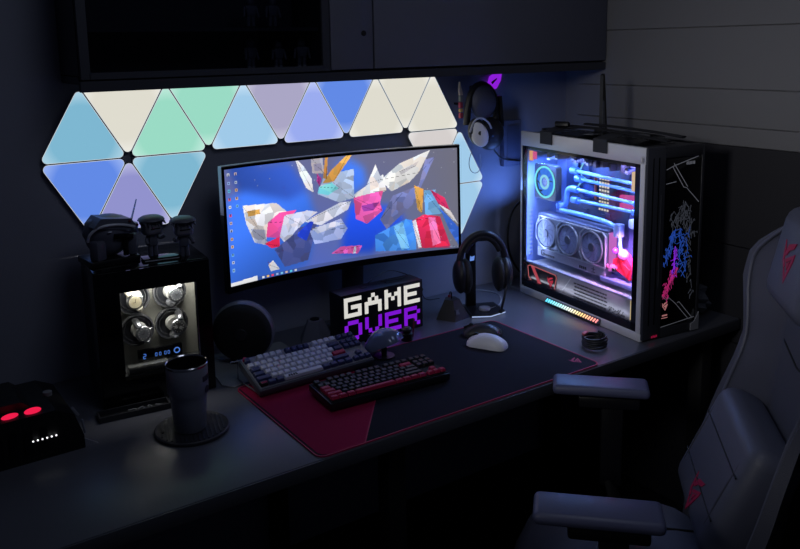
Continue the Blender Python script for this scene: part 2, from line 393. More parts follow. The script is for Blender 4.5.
def monitor():
    MR, MW, MH = 1.5, .8117, .3613
    t = thing('curved_monitor', 'wide curved black monitor showing a bright blue abstract wallpaper', 'monitor', (.848, -.11, DZ), -.0587)
    h = t
    def P(s, z, y=0):   # arc position of the screen surface, centre of the arc further from the viewer
        th = s/MR; tl = .02
        lx = (MR-y)*math.sin(th) ; ly = -(MR-y)*(1-math.cos(th)) - y if False else -(MR*(1-math.cos(th))) 
        n = Vector((-math.sin(th), -math.cos(th), 0))  # towards viewer
        v = Vector((MR*math.sin(th), ly, 0)) + n*y
        return Vector((v.x, v.y + z*math.sin(tl), .378+z*math.cos(tl)))
    def slab(name, s0, s1, z0, z1, y0, y1, m, n=28, parent=h):
        mb = MB(); b = mb.b; rows = []
        for i in range(n+1):
            s = s0+(s1-s0)*i/n
            rows.append([b.verts.new(P(s, z, y)) for z, y in ((z0, y0), (z0, y1), (z1, y1), (z1, y0))])
        for a, c in zip(rows, rows[1:]):
            for k in range(4): b.faces.new((a[k], a[(k+1) % 4], c[(k+1) % 4], c[k]))
        b.faces.new(rows[0][::-1]); b.faces.new(rows[-1])
        return obj(name, mb, m, parent, smooth=30)
    W2, H2 = MW/2, MH/2
    slab('housing', -W2, W2, -H2, H2, -.016, 0, BLACKP)
    bz = .008; bt = .008; bb = .019
    slab('bezel', -W2, W2, H2-bt, H2, 0, .004, BLACKG); slab('bezel', -W2, W2, -H2, -H2+bb, 0, .004, BLACKG)
    slab('bezel', -W2, -W2+bz, -H2+bb, H2-bt, 0, .004, BLACKG, 1); slab('bezel', W2-bz, W2, -H2+bb, H2-bt, 0, .004, BLACKG, 1)
    slab('top_highlight', -W2, W2, H2, H2+.002, -.014, .003, mat('monitor edge highlight', (215, 217, 225), .3, .3))  # pale strip stands in for the highlight along the top edge
    slab('side_strip', -W2-.0015, -W2, H2*.25, H2, -.012, .003, mat('monitor edge highlight', (215, 217, 225), .3, .3), 1)  # same highlight tone, upper part of the left edge only
    # screen with its picture in face colours
    NU, NV = 400, 168; u = (np.arange(NU)+.5)/NU; v = (np.arange(NV)+.5)/NV; U, V = np.meshgrid(u, v, indexing='ij')
    col = np.zeros((NU, NV, 3)); 
    c_tl, c_bl, c_tr = np.array((104, 108, 158.)), np.array((74, 100, 205.)), np.array((112, 112, 128.))
    for k in range(3): col[..., k] = (c_bl[k]*(1-V)+c_tl[k]*V)*(1-U**1.5)+c_tr[k]*U**1.5
    rg = np.random.RandomState(3)
    def soften(A, r, times):
        for _ in range(times):
            for ax in (0, 1):
                A = sum(np.roll(np.pad(A, [(r, r), (r, r), (0, 0)], 'edge'), d, ax)[r:-r, r:-r] for d in range(-r, r+1))/(2*r+1)
        return A
    sites = rg.uniform(0, 1, (420, 2)); tone = rg.uniform(-.17, .13, 420); warm = rg.uniform(-.05, .05, 420)
    d2 = np.full(U.shape, 9.); cell = np.zeros(U.shape, int)
    for q in range(420):
        dq = (U-sites[q, 0])**2*5.3+(V-sites[q, 1])**2; mk = dq < d2; d2[mk] = dq[mk]; cell[mk] = q
    for pi_, (c, poly) in enumerate(WALL):
        poly = [(p[0]+.188*p[0]*(1-p[0]) if 0 < p[0] < 1 else p[0], p[1]) for p in poly]
        if pi_ == 4: col = soften(col, 5, 3)
        inside = np.zeros_like(U, bool); n = len(poly)
        for i in range(n):
            (x0, y0), (x1, y1) = poly[i], poly[i-1]
            if y0 == y1: continue
            cr = ((y0 > V) != (y1 > V)) & (U < (x1-x0)*(V-y0)/(y1-y0)+x0); inside ^= cr
        cx, cy = np.mean([p[0] for p in poly]), np.mean([p[1] for p in poly])
        gx, gy = rg.uniform(-.5, .5), rg.uniform(.2, .8)
        sh = 1+np.clip(((U-cx)*gx*2.3+(V-cy)*gy), -.16, .12)
        if pi_ >= 4: sh = sh*(1+tone[cell])
        for k in range(3): col[..., k] = np.where(inside, c[k]*sh*(1+(warm[cell]*(1-k) if pi_ >= 4 else 0)), col[..., k])
        if len(poly) <= 8 and c[0] > 90:      # thin dark facets inside the shards
            a, b2 = poly[0], poly[len(poly)//2]; dx, dy = b2[0]-a[0], b2[1]-a[1]; L = math.hypot(dx, dy*.44)+1e-6
            d = np.abs((U-a[0])*dy-(V-a[1])*dx)/L
            mk = inside & (d < .0016)
            for k in range(3): col[..., k] = np.where(mk, col[..., k]*.55, col[..., k])
    for _ in range(70):                       # specks
        i, j = rg.randint(0, NU), rg.randint(0, NV)
        if U[i, j] > .75 or V[i, j] > .8: col[i, j] = (205, 208, 225)
    ic = [(225, 225, 230), (235, 190, 110), (235, 70, 110), (150, 180, 230), (120, 190, 230), (210, 180, 170), (90, 200, 230), (200, 205, 220), (180, 190, 210), (230, 90, 90), (150, 200, 240), (220, 170, 90), (235, 235, 235)]
    for k in range(13):
        zc = .95-k*.068
        for cxu, ok in ((.018, True), (.047, k < 5)):
            if not ok: continue
            mk = (abs(U-cxu) < .005) & (abs(V-zc) < .012); col[mk] = ic[(k*3+(0 if cxu < .03 else 5)) % 13]
            mk = (abs(U-cxu) < .003) & (abs(V-zc) < .007); col[mk] = (60, 70, 120)
    tb = (V < .028); col[tb] = col[tb]*.55+np.array((60, 70, 110))*.45
    col[(V < .03) & (U < .115)] = (228, 228, 232)
    for k in range(8): col[(abs(V-.014) < .008) & (abs(U-.14-.02*k) < .005)] = ic[k]
    vs = [P(-W2+bz+(MW-2*bz)*i/NU, -H2+bb+(MH-bt-bb)*j/NV, .0012) for i in range(NU+1) for j in range(NV+1)]
    fs = [(i*(NV+1)+j, (i+1)*(NV+1)+j, (i+1)*(NV+1)+j+1, i*(NV+1)+j+1) for i in range(NU) for j in range(NV)]
    me = bpy.data.meshes.new('screen'); me.from_pydata(vs, [], fs)
    ca = me.color_attributes.new('picture', 'FLOAT_COLOR', 'CORNER')
    x = np.clip(col, 0, 255)/255; l = np.where(x <= .04045, x/12.92, ((x+.055)/1.055)**2.4).reshape(-1, 3)
    ca.data.foreach_set('color', np.repeat(np.concatenate([l, np.ones((len(l), 1))], 1), 4, axis=0).ravel().astype(np.float32))
    m = bpy.data.materials.new('monitor picture'); m.use_nodes = True; nt = m.node_tree; b = nt.nodes['Principled BSDF']
    at = nt.nodes.new('ShaderNodeAttribute'); at.attribute_name = 'picture'
    nt.links.new(at.outputs['Color'], b.inputs['Emission Color']); b.inputs['Emission Strength'].default_value = 1.0
    b.inputs['Base Color'].default_value = (.003, .003, .004, 1); b.inputs['Roughness'].default_value = .35
    me.materials.append(m); o = bpy.data.objects.new('screen', me); COL.objects.link(o); o.parent = h
    o['label'] = 'screen with shards of white, pink, gold and blue and desktop icons'
    # stand
    obj('stand_column', MB().box((.06, .068, .17), (.07, .028, .34), (.04, 0, 0), bev=.006), DARKG, t)
    obj('stand_neck', MB().box((.06, .038, .33), (.10, .034, .05), bev=.006), BLACKP, t)
    for s in (-1, 1): obj('stand_foot', MB().box((.06+s*.055, .045, .008), (.03, .13, .014), (0, 0, s*1.1), bev=.004), GREYP, t)
    obj('stand_hub', MB().cyl((.06, .065, .001), (.06, .065, .02), .03), DARKG, t)
monitor()

# ================================================================ COMPUTER CASE
def computer():
    t = thing('computer_case', 'silver framed computer tower with glass side and blue lit interior', 'computer', (1.4752, -.7483, DZ), -.1133)
    # local: x = into the case (b), y = depth along the glass side (s), z up
    W, D, H = .23, .597, .582
    tg = glass('clear side glass', (248, 249, 252))
    # shell
    sf = MB()
    for c, d in (((.006, .5935, .3), (.012, .007, .56)), ((.006, .0115, .29), (.012, .019, .535)), ((.006, D/2, .556), (.012, D, .050)), ((.006, D/2, .013), (.012, D, .026))): sf.box(c, d, bev=.0025)
    obj('silver_side_frame', sf, SILVER, t, label='silver frame around the glass side')
    gb = MB()
    for c, d in (((.007, D/2-.003, .040), (.008, .565, .027)), ((.007, D/2, .5255), (.008, .55, .009)), ((.007, .5825, .28), (.008, .012, .5)), ((.007, .032, .28), (.008, .022, .5))): gb.box(c, d)
    obj('black_glass_border', gb, BLACKG, t, smooth=False)
    obj('side_glass', MB().box((.003, .310, .285), (.003, .535, .478)), tg, t, smooth=False, label='clear glass side')
    obj('far_side_panel', MB().box((W-.004, D/2, H/2), (.008, D-.02, H-.03), bev=.003), BLACKM, t)
    obj('rear_panel', MB().box((W/2+.005, D-.006, H/2), (W-.02, .008, H-.04)), BLACKM, t)
    obj('rear_glow_sheet', MB().box((W/2+.005, D-.013, H/2+.04), (W-.03, .004, H-.14)), mat('rear blue glow tone', (96, 116, 176), .5, .1), t)  # sheet added in pale blue so the rear wall reads as lit
    obj('floor_panel', MB().box((W/2+.005, D/2, .014), (W-.02, D-.02, .012)), BLACKM, t)
    obj('top_panel', MB().box((W/2+.008, D/2, H-.016), (W-.02, D-.02, .016), bev=.003), DARKG, t)
    vents = MB()
    for k in range(20): vents.box((W/2+.01, .08+k*.023, H-.0072), (W*.6, .010, .0024))
    o = obj('top_vent', vents, BLACKG, t, smooth=False); o['kind'] = 'stuff'
    for y in (.05, D-.05):
        for x in (.03, W-.03): obj('foot', MB().box((x, y, .004), (.03, .05, .008), bev=.002), RUBBER, t)
    # front face
    ff = MB().box((.0385, .004, H/2+.002), (.073, .022, H-.006), bev=.004)
    fr = obj('front_fascia', ff, mat('front fascia grey', (50, 52, 62), .42), t)
    for x, m in ((.024, BLACKG), (.046, BLACKG), (.058, mat('fascia line', (100, 102, 112), .3, .6))): obj('groove', MB().box((x, -.0072, .3), (.0025, .002, .5 if m is BLACKG else .28)), m, fr)
    rm = MB(); 
    for k in range(4): rm.box((.040+k*.006, -.0075, .012+.0012*(k % 2)), (.0035, .002, .006))
    obj('red_mark', rm, mat('fascia red mark', (200, 30, 80), .5, emit=(200, 30, 80), es=.25), fr, label='small crimson lettering')
    gp = obj('front_glass', MB().box((.150, .002, .288), (.146, .012, .51), bev=.003), mat('smoked front glass', (5, 5, 8), .08, spec=.6), t, label='black glass front printed with thin line art')
    fe = MB()
    fe.box((.150, .004, .0165), (.15, .02, .03), bev=.004); fe.box((.150, .004, .5625), (.15, .02, .034), bev=.004); fe.box((.2265, .004, .29), (.011, .02, .572), bev=.003)
    obj('front_frame', fe, DARKG, t)
    obj('corner_cap', MB().prism([(.198, .005), (.231, .005), (.231, .06), (.214, .032), (.198, .026)], 0, .004, Matrix.Translation((0, -.0062, 0)) @ FRONT), mat('cap grey', (130, 132, 142), .4), t)
    lw = MB(); F0 = Matrix.Translation((0, -.0042, 0)) @ FRONT
    strokes(lw, [[(.080, .512), (.102, .520), (.205, .543)], [(.102, .520), (.150, .455), (.162, .452), (.214, .405)], [(.108, .528), (.166, .455)], [(.080, .470), (.118, .474)]], .0022, 0, .0008, F0)
    strokes(lw, [[(.078, .035), (.215, .045)], [(.078, .132), (.096, .118), (.108, .122), (.135, .100), (.188, .046)], [(.143, .102), (.150, .103), (.205, .046)]], .0018, 0, .0008, F0)
    for k in range(6): lw.box((.160+k*.006, -.0046, .5255), (.0035, .001, .009))
    obj('printed_outline', lw, mat('print silver', (150, 152, 162), .4, emit=(150, 152, 165), es=.12), gp, smooth=False, label='thin silver outline print')
    # line art: abstract angular machinery, left half of the panel coloured
    rg = random.Random(11)
    def cluster(name, regs, colr, es, label):
        mb = MB()
        for (ax, az, bx, bz_, n, sp) in regs:
            for k in range(n):
                f = k/max(1, n-1); x = ax+(bx-ax)*f+rg.uniform(-sp, sp); z = az+(bz_-az)*f+rg.uniform(-sp, sp)
                l = rg.uniform(.012, .034); a = rg.choice((1.38, 1.5, 1.62, 1.75, 1.2, .9, 2.2, .2)); q = rg.uniform(.2, .6)
                L = [(x-l*math.cos(a)/2, z-l*math.sin(a)/2), (x+l*math.cos(a)/2, z+l*math.sin(a)/2), (x+l*math.cos(a)/2+.006*math.cos(a+q), z+l*math.sin(a)/2-.006)]
                L = [(min(.214, max(.080, p)), r) for p, r in L]
                strokes(mb, [L], .0016, 0, .0008, F0)
        obj(name, mb, mat(name, colr, .5, emit=colr, es=es), gp, smooth=False, label=label)
    cluster('grey_line_art', [(.150, .395, .168, .36, 30, .022), (.115, .37, .13, .34, 18, .014), (.15, .35, .19, .30, 22, .02), (.175, .30, .19, .12, 18, .012)], (96, 100, 112), .12, 'silver line art')
    cluster('blue_line_art', [(.125, .325, .088, .235, 36, .009), (.150, .32, .14, .21, 24, .012), (.175, .31, .165, .19, 14, .008)], (50, 95, 200), .32, 'blue line art')
    cluster('violet_line_art', [(.128, .265, .118, .185, 18, .005)], (150, 50, 225), .5, 'violet line art')
    cluster('pink_line_art', [(.130, .200, .088, .140, 26, .008), (.080, .134, .100, .122, 6, .004)], (205, 50, 130), .38, 'pink line art')
    mk = MB(); emblem(mk, .022, Matrix.Translation((.092, -.0042, .098)) @ FRONT, 0, .0008); mk.box((.092, -.0046, .070), (.020, .001, .004)); mk.box((.092, -.0046, .062), (.024, .001, .002))
    obj('emblem', mk, mat('emblem pale', (200, 130, 130), .5, emit=(200, 130, 130), es=.5), gp, smooth=False)
    # ---- interior
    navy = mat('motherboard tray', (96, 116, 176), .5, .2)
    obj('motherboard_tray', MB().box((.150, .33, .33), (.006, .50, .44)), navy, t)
    mbm = MB().box((.144, .36, .375), (.004, .30, .30))
    for k in range(46):
        mbm.box((.140, rg.uniform(.22, .50), rg.uniform(.24, .515)), (.006, rg.uniform(.006, .03), rg.uniform(.004, .02)))
    obj('motherboard', mbm, mat('motherboard dark', (56, 66, 104), .4), t, smooth=False)
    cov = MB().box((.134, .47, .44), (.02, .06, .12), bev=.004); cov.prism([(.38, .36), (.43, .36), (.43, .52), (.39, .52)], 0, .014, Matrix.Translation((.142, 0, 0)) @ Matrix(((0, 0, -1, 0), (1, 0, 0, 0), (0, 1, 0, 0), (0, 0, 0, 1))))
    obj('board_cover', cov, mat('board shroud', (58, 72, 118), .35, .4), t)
    sl = MB()
    strokes(sl, [[(.395, .50), (.425, .455), (.41, .42)], [(.40, .43), (.432, .40)]], .006, 0, .001, Matrix.Translation((.123, 0, 0)) @ Matrix(((0, 0, -1, 0), (1, 0, 0, 0), (0, 1, 0, 0), (0, 0, 0, 1))))
    obj('light_slash', sl, emis('cyan slash', (140, 215, 235), .9), t, smooth=False)
    SIDE = Matrix(((0, 0, -1, 0), (1, 0, 0, 0), (0, 1, 0, 0), (0, 0, 0, 1)))   # local (x,y,h) -> (-h, x, y): faces the glass
    def S(k, s, z): return Matrix.Translation((k, s, z)) @ SIDE
    # shroud / shelf
    sh = obj('power_supply_shroud', MB().box((.085, .31, .066), (.12, .54, .092), bev=.002), mat('shroud grey', (150, 150, 158), .55, 0), t, label='light grey lower shroud with badge and lettering')
    obj('shelf_strip', MB().box((.022, .31, .115), (.012, .54, .008), bev=.002), mat('shelf white', (130, 134, 156), .5, 0), sh)
    bd = obj('badge', MB().prism([(.415, .092), (.425, .048), (.44, .036), (.545, .040), (.570, .062), (.575, .098), (.56, .104), (.42, .100)][::-1], 0, .004, S(.024, 0, 0)), mat('badge black', (16, 14, 18), .3), sh, smooth=False, label='black badge with red outline and eye emblem')
    em = MB(); strokes(em, [[(.415, .092), (.425, .048), (.44, .036), (.545, .040), (.570, .062), (.575, .098), (.56, .104), (.42, .100), (.415, .092)]], .003, .004, .005, S(.024, 0, 0))
    obj('badge_outline', em, emis('badge outline glow', (205, 110, 110), .8), bd, smooth=False)
    em = MB().prism([(.556, .102), (.538, .102), (.490, .040), (.508, .040)], .004, .0055, S(.024, 0, 0))
    obj('badge_slash', em, emis('badge slash red', (200, 80, 90), .8), bd, smooth=False)
    em = MB(); emblem(em, .030, S(.0196, .447, .070) @ Matrix.Diagonal((-1, 1, 1, 1)), 0, .001)
    obj('badge_emblem', em, emis('badge emblem red', (215, 60, 80), .8), bd, smooth=False)
    ln = MB(); strokes(ln, [[(.345, .108), (.412, .024)]], .002, 0, .001, S(.0245, 0, 0)); obj('seam', ln, WHITEP, sh, smooth=False)
    RT = (PI/2, 0, -PI/2)
    ink = mat('shroud lettering', (28, 28, 34), .6)
    for k in range(5):      # small print too fine to read: rows of short dashes
        q = MB(); s_ = .330-.004*(k % 2)
        while s_ > .175:
            l_ = rg.uniform(.006, .018); q.box((.0242, s_-l_/2, .096-k*.0115), (.0012, l_, .0045)); s_ -= l_+.003
        o = obj('small_print', q, ink, sh, smooth=False); o['kind'] = 'stuff'
    text('lettering', 'ガンダム', .020, ink, sh, (.0245, .170, .048), RT, shear=.25, bold=.0006)
    q = MB()
    for k in range(4): q.box((.0242, .150-k*.013, .036), (.0012, .009, .008))
    obj('small_print', q, ink, sh, smooth=False)['kind'] = 'stuff'
    # fan
    def fan(name, R, k, s, z, ringmat, hubmat, blade, n=9, depth=.02, parent=t, label=None, frame=None):
        f = obj(name, MB().ring(circ(R), circ(R*.93), 0, depth, S(k, s, z)), frame or BLACKP, parent, label=label)
        if ringmat: obj('light_ring', MB().ring(circ(R*.95), circ(R*.83), depth, depth+.0015, S(k, s, z)), ringmat, f, smooth=False)
        for j in range(n):
            a = 2*PI*j/n; P = []
            for q in range(7): P.append((R*(.28+.60*q/6)*math.cos(a+.55*(q/6)**1.3), R*(.28+.60*q/6)*math.sin(a+.55*(q/6)**1.3)))
            for q in range(6, -1, -1): P.append((R*(.28+.60*q/6)*math.cos(a+.55*(q/6)**1.3-.50), R*(.28+.60*q/6)*math.sin(a+.55*(q/6)**1.3-.50)))
            obj('blade', MB().prism(P, depth*.5, depth*.62, S(k, s, z)), blade, f, smooth=False)
        obj('hub', MB().cyl((k, s, z), (k-depth*.95, s, z), R*.30, R*.26), hubmat, f)
        return f
    fr_ = MB().ring(rrect(.122, .122, .012, 8), circ(.060, 36), 0, .024, S(.075, .525, .405))
    obj('fan_frame', fr_, mat('fan frame', (36, 40, 56), .4), t)
    f1 = fan('lit_case_fan', .0595, .073, .525, .405, emis('fan ring glow', (120, 235, 240), 1.1), mat('fan hub', (28, 40, 70), .4), emis('lit blade blue', (56, 125, 240), 1.0), 9, .022, label='case fan with a cyan light ring')
    obj('glow_disc', MB().cyl((.072, .525, .405), (.0705, .525, .405), .054, n=36), emis('fan glow disc', (50, 105, 232), 1.0), f1, smooth=False)
    obj('hub_light', MB().ring(circ(.026), circ(.017), .0225, .024, S(.073, .525, .405)), emis('hub glow', (150, 225, 245), 1.0), f1, smooth=False)
    # graphics card
    gpu = obj('graphics_card', MB().box((.078, .385, .226), (.05, .365, .118), bev=.006), mat('graphics card shroud', (100, 106, 128), .4, .2), t, label='triple fan graphics card')
    obj('backplate', MB().box((.078, .385, .2885), (.048, .355, .005), bev=.001), mat('card top plate', (110, 120, 150), .3, .6), gpu)
    ed = MB()
    for k in range(5): ed.box((.060+k*.0095, .385, .2915), (.003, .34, .004))
    obj('fin', ed, mat('card fins', (150, 165, 205), .3, .7), gpu)
    grn = mat('card fan blade', (112, 122, 160), .35, .1)
    for s in (.512, .393, .274):
        g = fan('card_fan', .053, .052, s, .226, None, mat('card fan hub', (64, 68, 84), .3, .3), grn, 11, .008, gpu, frame=mat('card fan ring', (150, 156, 172), .3, .5))
        obj('fan_well', MB().cyl((.0535, s, .226), (.052, s, .226), .050), mat('fan well', (56, 62, 92), .5), g)
    tr = MB()
    for s in (.4525, .3335):
        strokes(tr, [[(s-.022, .282), (s, .262), (s+.004, .20), (s-.016, .172)]], .004, 0, .006, S(.0528, 0, 0))
    strokes(tr, [[(.212, .172), (.212, .27), (.225, .283), (.545, .283), (.565, .25), (.565, .20), (.52, .170), (.212, .170)]], .004, 0, .006, S(.0528, 0, 0))
    obj('trim_line', tr, mat('card trim', (168, 172, 186), .3, .5), gpu, smooth=False)
    obj('end_light', MB().box((.066, .196, .226), (.028, .008, .125), bev=.003), emis('card end pink', (222, 120, 214), .85), gpu, label='pink lit card end')
    text('lettering', 'G', .030, ink, gpu, (.0525, .545, .141), RT, bold=.0008)
    obj('label_plate', MB().box((.068, .39, .152), (.03, .35, .032), bev=.002), mat('card label plate', (128, 130, 146), .5), gpu, smooth=False)
    q = MB()
    for k in range(6): q.box((.0525, .520-k*.0095, .147), (.0012, .0065, .006))
    for k in range(4): q.box((.0525, .335-k*.0095, .147), (.0012, .0065, .009))
    obj('small_print', q, ink, gpu, smooth=False)['kind'] = 'stuff'
    text('lettering', '士', .022, ink, gpu, (.0525, .280, .143), RT)
    # cooling tubes
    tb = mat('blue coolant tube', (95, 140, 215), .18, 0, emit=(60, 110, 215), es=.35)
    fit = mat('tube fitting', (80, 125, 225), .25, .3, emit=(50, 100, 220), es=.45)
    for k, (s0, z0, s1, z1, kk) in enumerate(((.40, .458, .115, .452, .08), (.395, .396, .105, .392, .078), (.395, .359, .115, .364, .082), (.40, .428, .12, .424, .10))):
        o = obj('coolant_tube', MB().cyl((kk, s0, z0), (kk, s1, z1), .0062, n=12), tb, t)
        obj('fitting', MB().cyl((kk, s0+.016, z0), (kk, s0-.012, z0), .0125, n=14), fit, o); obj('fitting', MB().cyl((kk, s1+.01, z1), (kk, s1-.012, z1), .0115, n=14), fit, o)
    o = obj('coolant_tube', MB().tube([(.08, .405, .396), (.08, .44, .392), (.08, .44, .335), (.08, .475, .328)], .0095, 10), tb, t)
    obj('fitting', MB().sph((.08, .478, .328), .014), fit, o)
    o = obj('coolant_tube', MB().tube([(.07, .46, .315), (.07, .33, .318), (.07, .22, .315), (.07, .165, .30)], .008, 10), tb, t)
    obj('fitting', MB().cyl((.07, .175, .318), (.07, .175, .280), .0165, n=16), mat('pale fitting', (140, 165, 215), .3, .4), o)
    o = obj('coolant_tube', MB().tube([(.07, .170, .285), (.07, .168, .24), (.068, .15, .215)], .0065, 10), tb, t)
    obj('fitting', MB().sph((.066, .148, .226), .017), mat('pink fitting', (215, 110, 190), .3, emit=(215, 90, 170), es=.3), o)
    obj('fitting', MB().sph((.066, .196-.012, .232), .010), mat('violet fitting', (150, 70, 200), .3, emit=(130, 50, 190), es=.3), o)
    # memory modules
    for k in range(4):
        rr = obj('memory_module', MB().box((.110, .292-k*.0125, .395), (.03, .006, .115), bev=.001), mat('memory shell', (90, 92, 105), .3, .6), t)
        for q in range(9): obj('light_segment', MB().box((.094, .292-k*.0125, .345+q*.0125), (.002, .0075, .006)), emis('memory light', (236, 226, 200), .9), rr, smooth=False)
    obj('pump_block', MB().box((.12, .36, .40), (.035, .055, .06), bev=.006), mat('pump block', (50, 70, 130), .25, .5), t)
    obj('copper_pipe', MB().cyl((.105, .325, .37), (.105, .325, .45), .005, n=10), mat('copper', (170, 90, 70), .3, .8), t)
    # radiator, reservoir and lights on the front side
    obj('reservoir', MB().box((.082, .078, .385), (.06, .036, .28), bev=.006), mat('reservoir glow', (70, 115, 225), .2, emit=(70, 120, 232), es=.55), t, label='blue lit column at the case front')
    obj('reservoir_base', MB().box((.082, .076, .205), (.064, .04, .09), bev=.006), mat('reservoir base', (40, 50, 150), .3, emit=(50, 60, 215), es=.45), t)
    obj('lit_port', MB().box((.06, .092, .465), (.02, .030, .06), bev=.003), emis('warm port', (235, 200, 160), .9), t, label='warm white lit block')
    obj('collar', MB().box((.07, .086, .335), (.05, .05, .03), bev=.006), mat('collar pale', (165, 185, 235), .3, emit=(130, 160, 230), es=.3), t)
    pk = MB().prism([(.115, .412), (.205, .404), (.208, .392), (.185, .385), (.115, .394)], 0, .012, S(.11, 0, 0)); pk.prism([(.115, .384), (.205, .378), (.205, .360), (.115, .352)], 0, .012, S(.11, 0, 0))
    obj('pink_light_bar', pk, emis('pink bar', (220, 85, 165), .8), t, smooth=False)
    top = MB()
    for k in range(22): top.box((rg.uniform(.05, .12), .09+k*.022, .500+rg.uniform(-.006, .006)), (.05, rg.uniform(.006, .016), rg.uniform(.008, .03)))
    o = obj('top_radiator', MB().box((.085, .31, .535), (.12, .50, .025)), mat('radiator dark', (70, 66, 84), .5), t, smooth=False); obj('radiator_fin', top, mat('radiator fins', (62, 60, 80), .35, .4), o, smooth=False)
    obj('orange_light', MB().box((.03, .575, .494), (.006, .018, .034)), emis('orange glow', (240, 170, 110), .9), t, smooth=False)
    obj('pink_light', MB().box((.03, .555, .497), (.006, .016, .026)), emis('pink glow', (235, 90, 150), .8), t, smooth=False)
    rear = MB()
    for k in range(12): rear.box((.035, .5775, .14+k*.0145), (.012, .003, .006))
    o = obj('rear_grille', rear, mat('grille lit', (120, 124, 150), .4, .3), t, smooth=False); o['kind'] = 'stuff'
    # red plastic model inside
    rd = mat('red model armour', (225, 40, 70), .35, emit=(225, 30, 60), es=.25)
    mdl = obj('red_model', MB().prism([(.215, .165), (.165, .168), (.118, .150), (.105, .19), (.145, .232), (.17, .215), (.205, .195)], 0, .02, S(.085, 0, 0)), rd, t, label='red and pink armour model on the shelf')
    obj('panel', MB().box((.060, .19, .180), (.012, .035, .012), (0, 0, .3), bev=.002), mat('pink armour', (230, 120, 170), .35), mdl)
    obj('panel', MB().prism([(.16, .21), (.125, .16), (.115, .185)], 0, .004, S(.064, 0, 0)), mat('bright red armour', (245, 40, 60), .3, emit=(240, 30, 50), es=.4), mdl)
    obj('joint', MB().sph((.058, .178, .172), .008), BLACKG, mdl); obj('joint', MB().sph((.058, .205, .178), .007), rd, mdl)
    obj('base', MB().box((.07, .16, .135), (.05, .14, .014), bev=.003), mat('model base', (95, 105, 150), .4), mdl)
    # outside light bar below the glass
    lb = obj('light_bar', MB().box((-.004, .303, .0135), (.008, .27, .020), (0, .5, 0), bev=.003), mat('light bar body', (90, 92, 100), .35, .5), t, label='rainbow light bar along the case foot')
    import colorsys
    for k in range(22):
        f = k/21; c0, c1, c2, c3 = np.array((90, 215, 245.)), np.array((225, 240, 225.)), np.array((240, 200, 130.)), np.array((235, 130, 130.))
        cc = (c0+(c1-c0)*f*2.2) if f < .45 else ((c1+(c2-c1)*(f-.45)/.25) if f < .7 else (c2+(c3-c2)*(f-.7)/.3))
        obj('light_slit', MB().box((-.0092, .428-.25*f, .0155), (.002, .0042, .013), (.45, .5, 0)), emis('slit %d' % k, tuple(cc), 2.0), lb, smooth=False)
    # lights of the interior
    def al(n, l, tg_, s, p, c, sp=PI): area_light(n, l, tg_, s, p, c, t, sp)
    al('case_light_rear', (.045, .50, .49), (.10, .48, .3), .08, 1.95, (.20, .42, 1.0))
    al('case_light_middle', (.06, .33, .505), (.10, .33, .3), .10, 1.54, (.35, .52, 1.0))
    al('case_light_front', (.04, .12, .50), (.10, .14, .3), .06, 0.56, (.45, .45, 1.0))
    al('case_light_low', (.030, .10, .30), (.12, .20, .12), .04, .8, (.95, .35, .85), 1.6)
    area_light('case_edge_fill', (.012, .32, .515), (.055, .32, .20), .48, 1.08, (.62, .72, 1.0), t, PI*.6, .012)  # these four are unseen fills at the glass, added to brighten card and shroud
    area_light('case_rear_fill', (.010, .566, .28), (.06, .560, .28), .012, 0.56, (.40, .55, 1.0), t, PI, .30)
    area_light('case_front_fill', (.010, .052, .27), (.06, .055, .27), .012, 0.35, (.62, .55, 1.0), t, PI, .30)
    area_light('case_foot_fill', (.010, .32, .056), (.028, .32, .085), .50, 0.09, (.85, .88, 1.0), t, PI, .006)
    # blue fill added out of sight behind the case to tint the wall
    area_light('wall_blue_fill', (.03, .625, .36), (-.06, .80, .62), .16, .50, (.14, .30, 1.0), t)
    o = obj('lower_light', MB().box((.0215, .058, .075), (.004, .012, .075)), emis('lower corner light', (232, 205, 150), .7), t, smooth=False)
    return t
computer()

# ================================================================ MOUSE MAT
mt = thing('mouse_mat', 'large dark cloth mat with a crimson corner and thin red stitched edge', 'mouse mat', (.815, -.565, DZ))
MW_, MD_ = .885, .455
obj('cloth', MB().prism(rrect(MW_, MD_, .022), .0003, .003), MATC, mt)
obj('stitched_edge', MB().ring(rrect(MW_+.002, MD_+.002, .023), rrect(MW_-.004, MD_-.004, .020), .0003, .0036), REDT, mt, label='thin crimson stitching')
rr_ = [(x-.815, y+.565) for x, y in ((.380, -.345), (.380, -.770), (.386, -.783), (.398, -.789), (.492, -.789), (.635, -.610), (.700, -.345))]
obj('crimson_corner', MB().prism(rr_[::-1], .003, .0033), MATR, mt, smooth=False, label='plain crimson corner area')
lm = MB(); strokes(lm, [[(.492-.815, -.789+.565), (.635-.815, -.610+.565), (.700-.815, -.345+.565)]], .003, .0031, .0036, Matrix.Identity(4))
obj('corner_line', lm, REDT, mt, smooth=False)
obj('emblem', emblem(MB(), .030, Matrix.Translation((.405, -.172, .003)), 0, .0005), REDT, mt, smooth=False, label='small crimson eye shaped emblem')

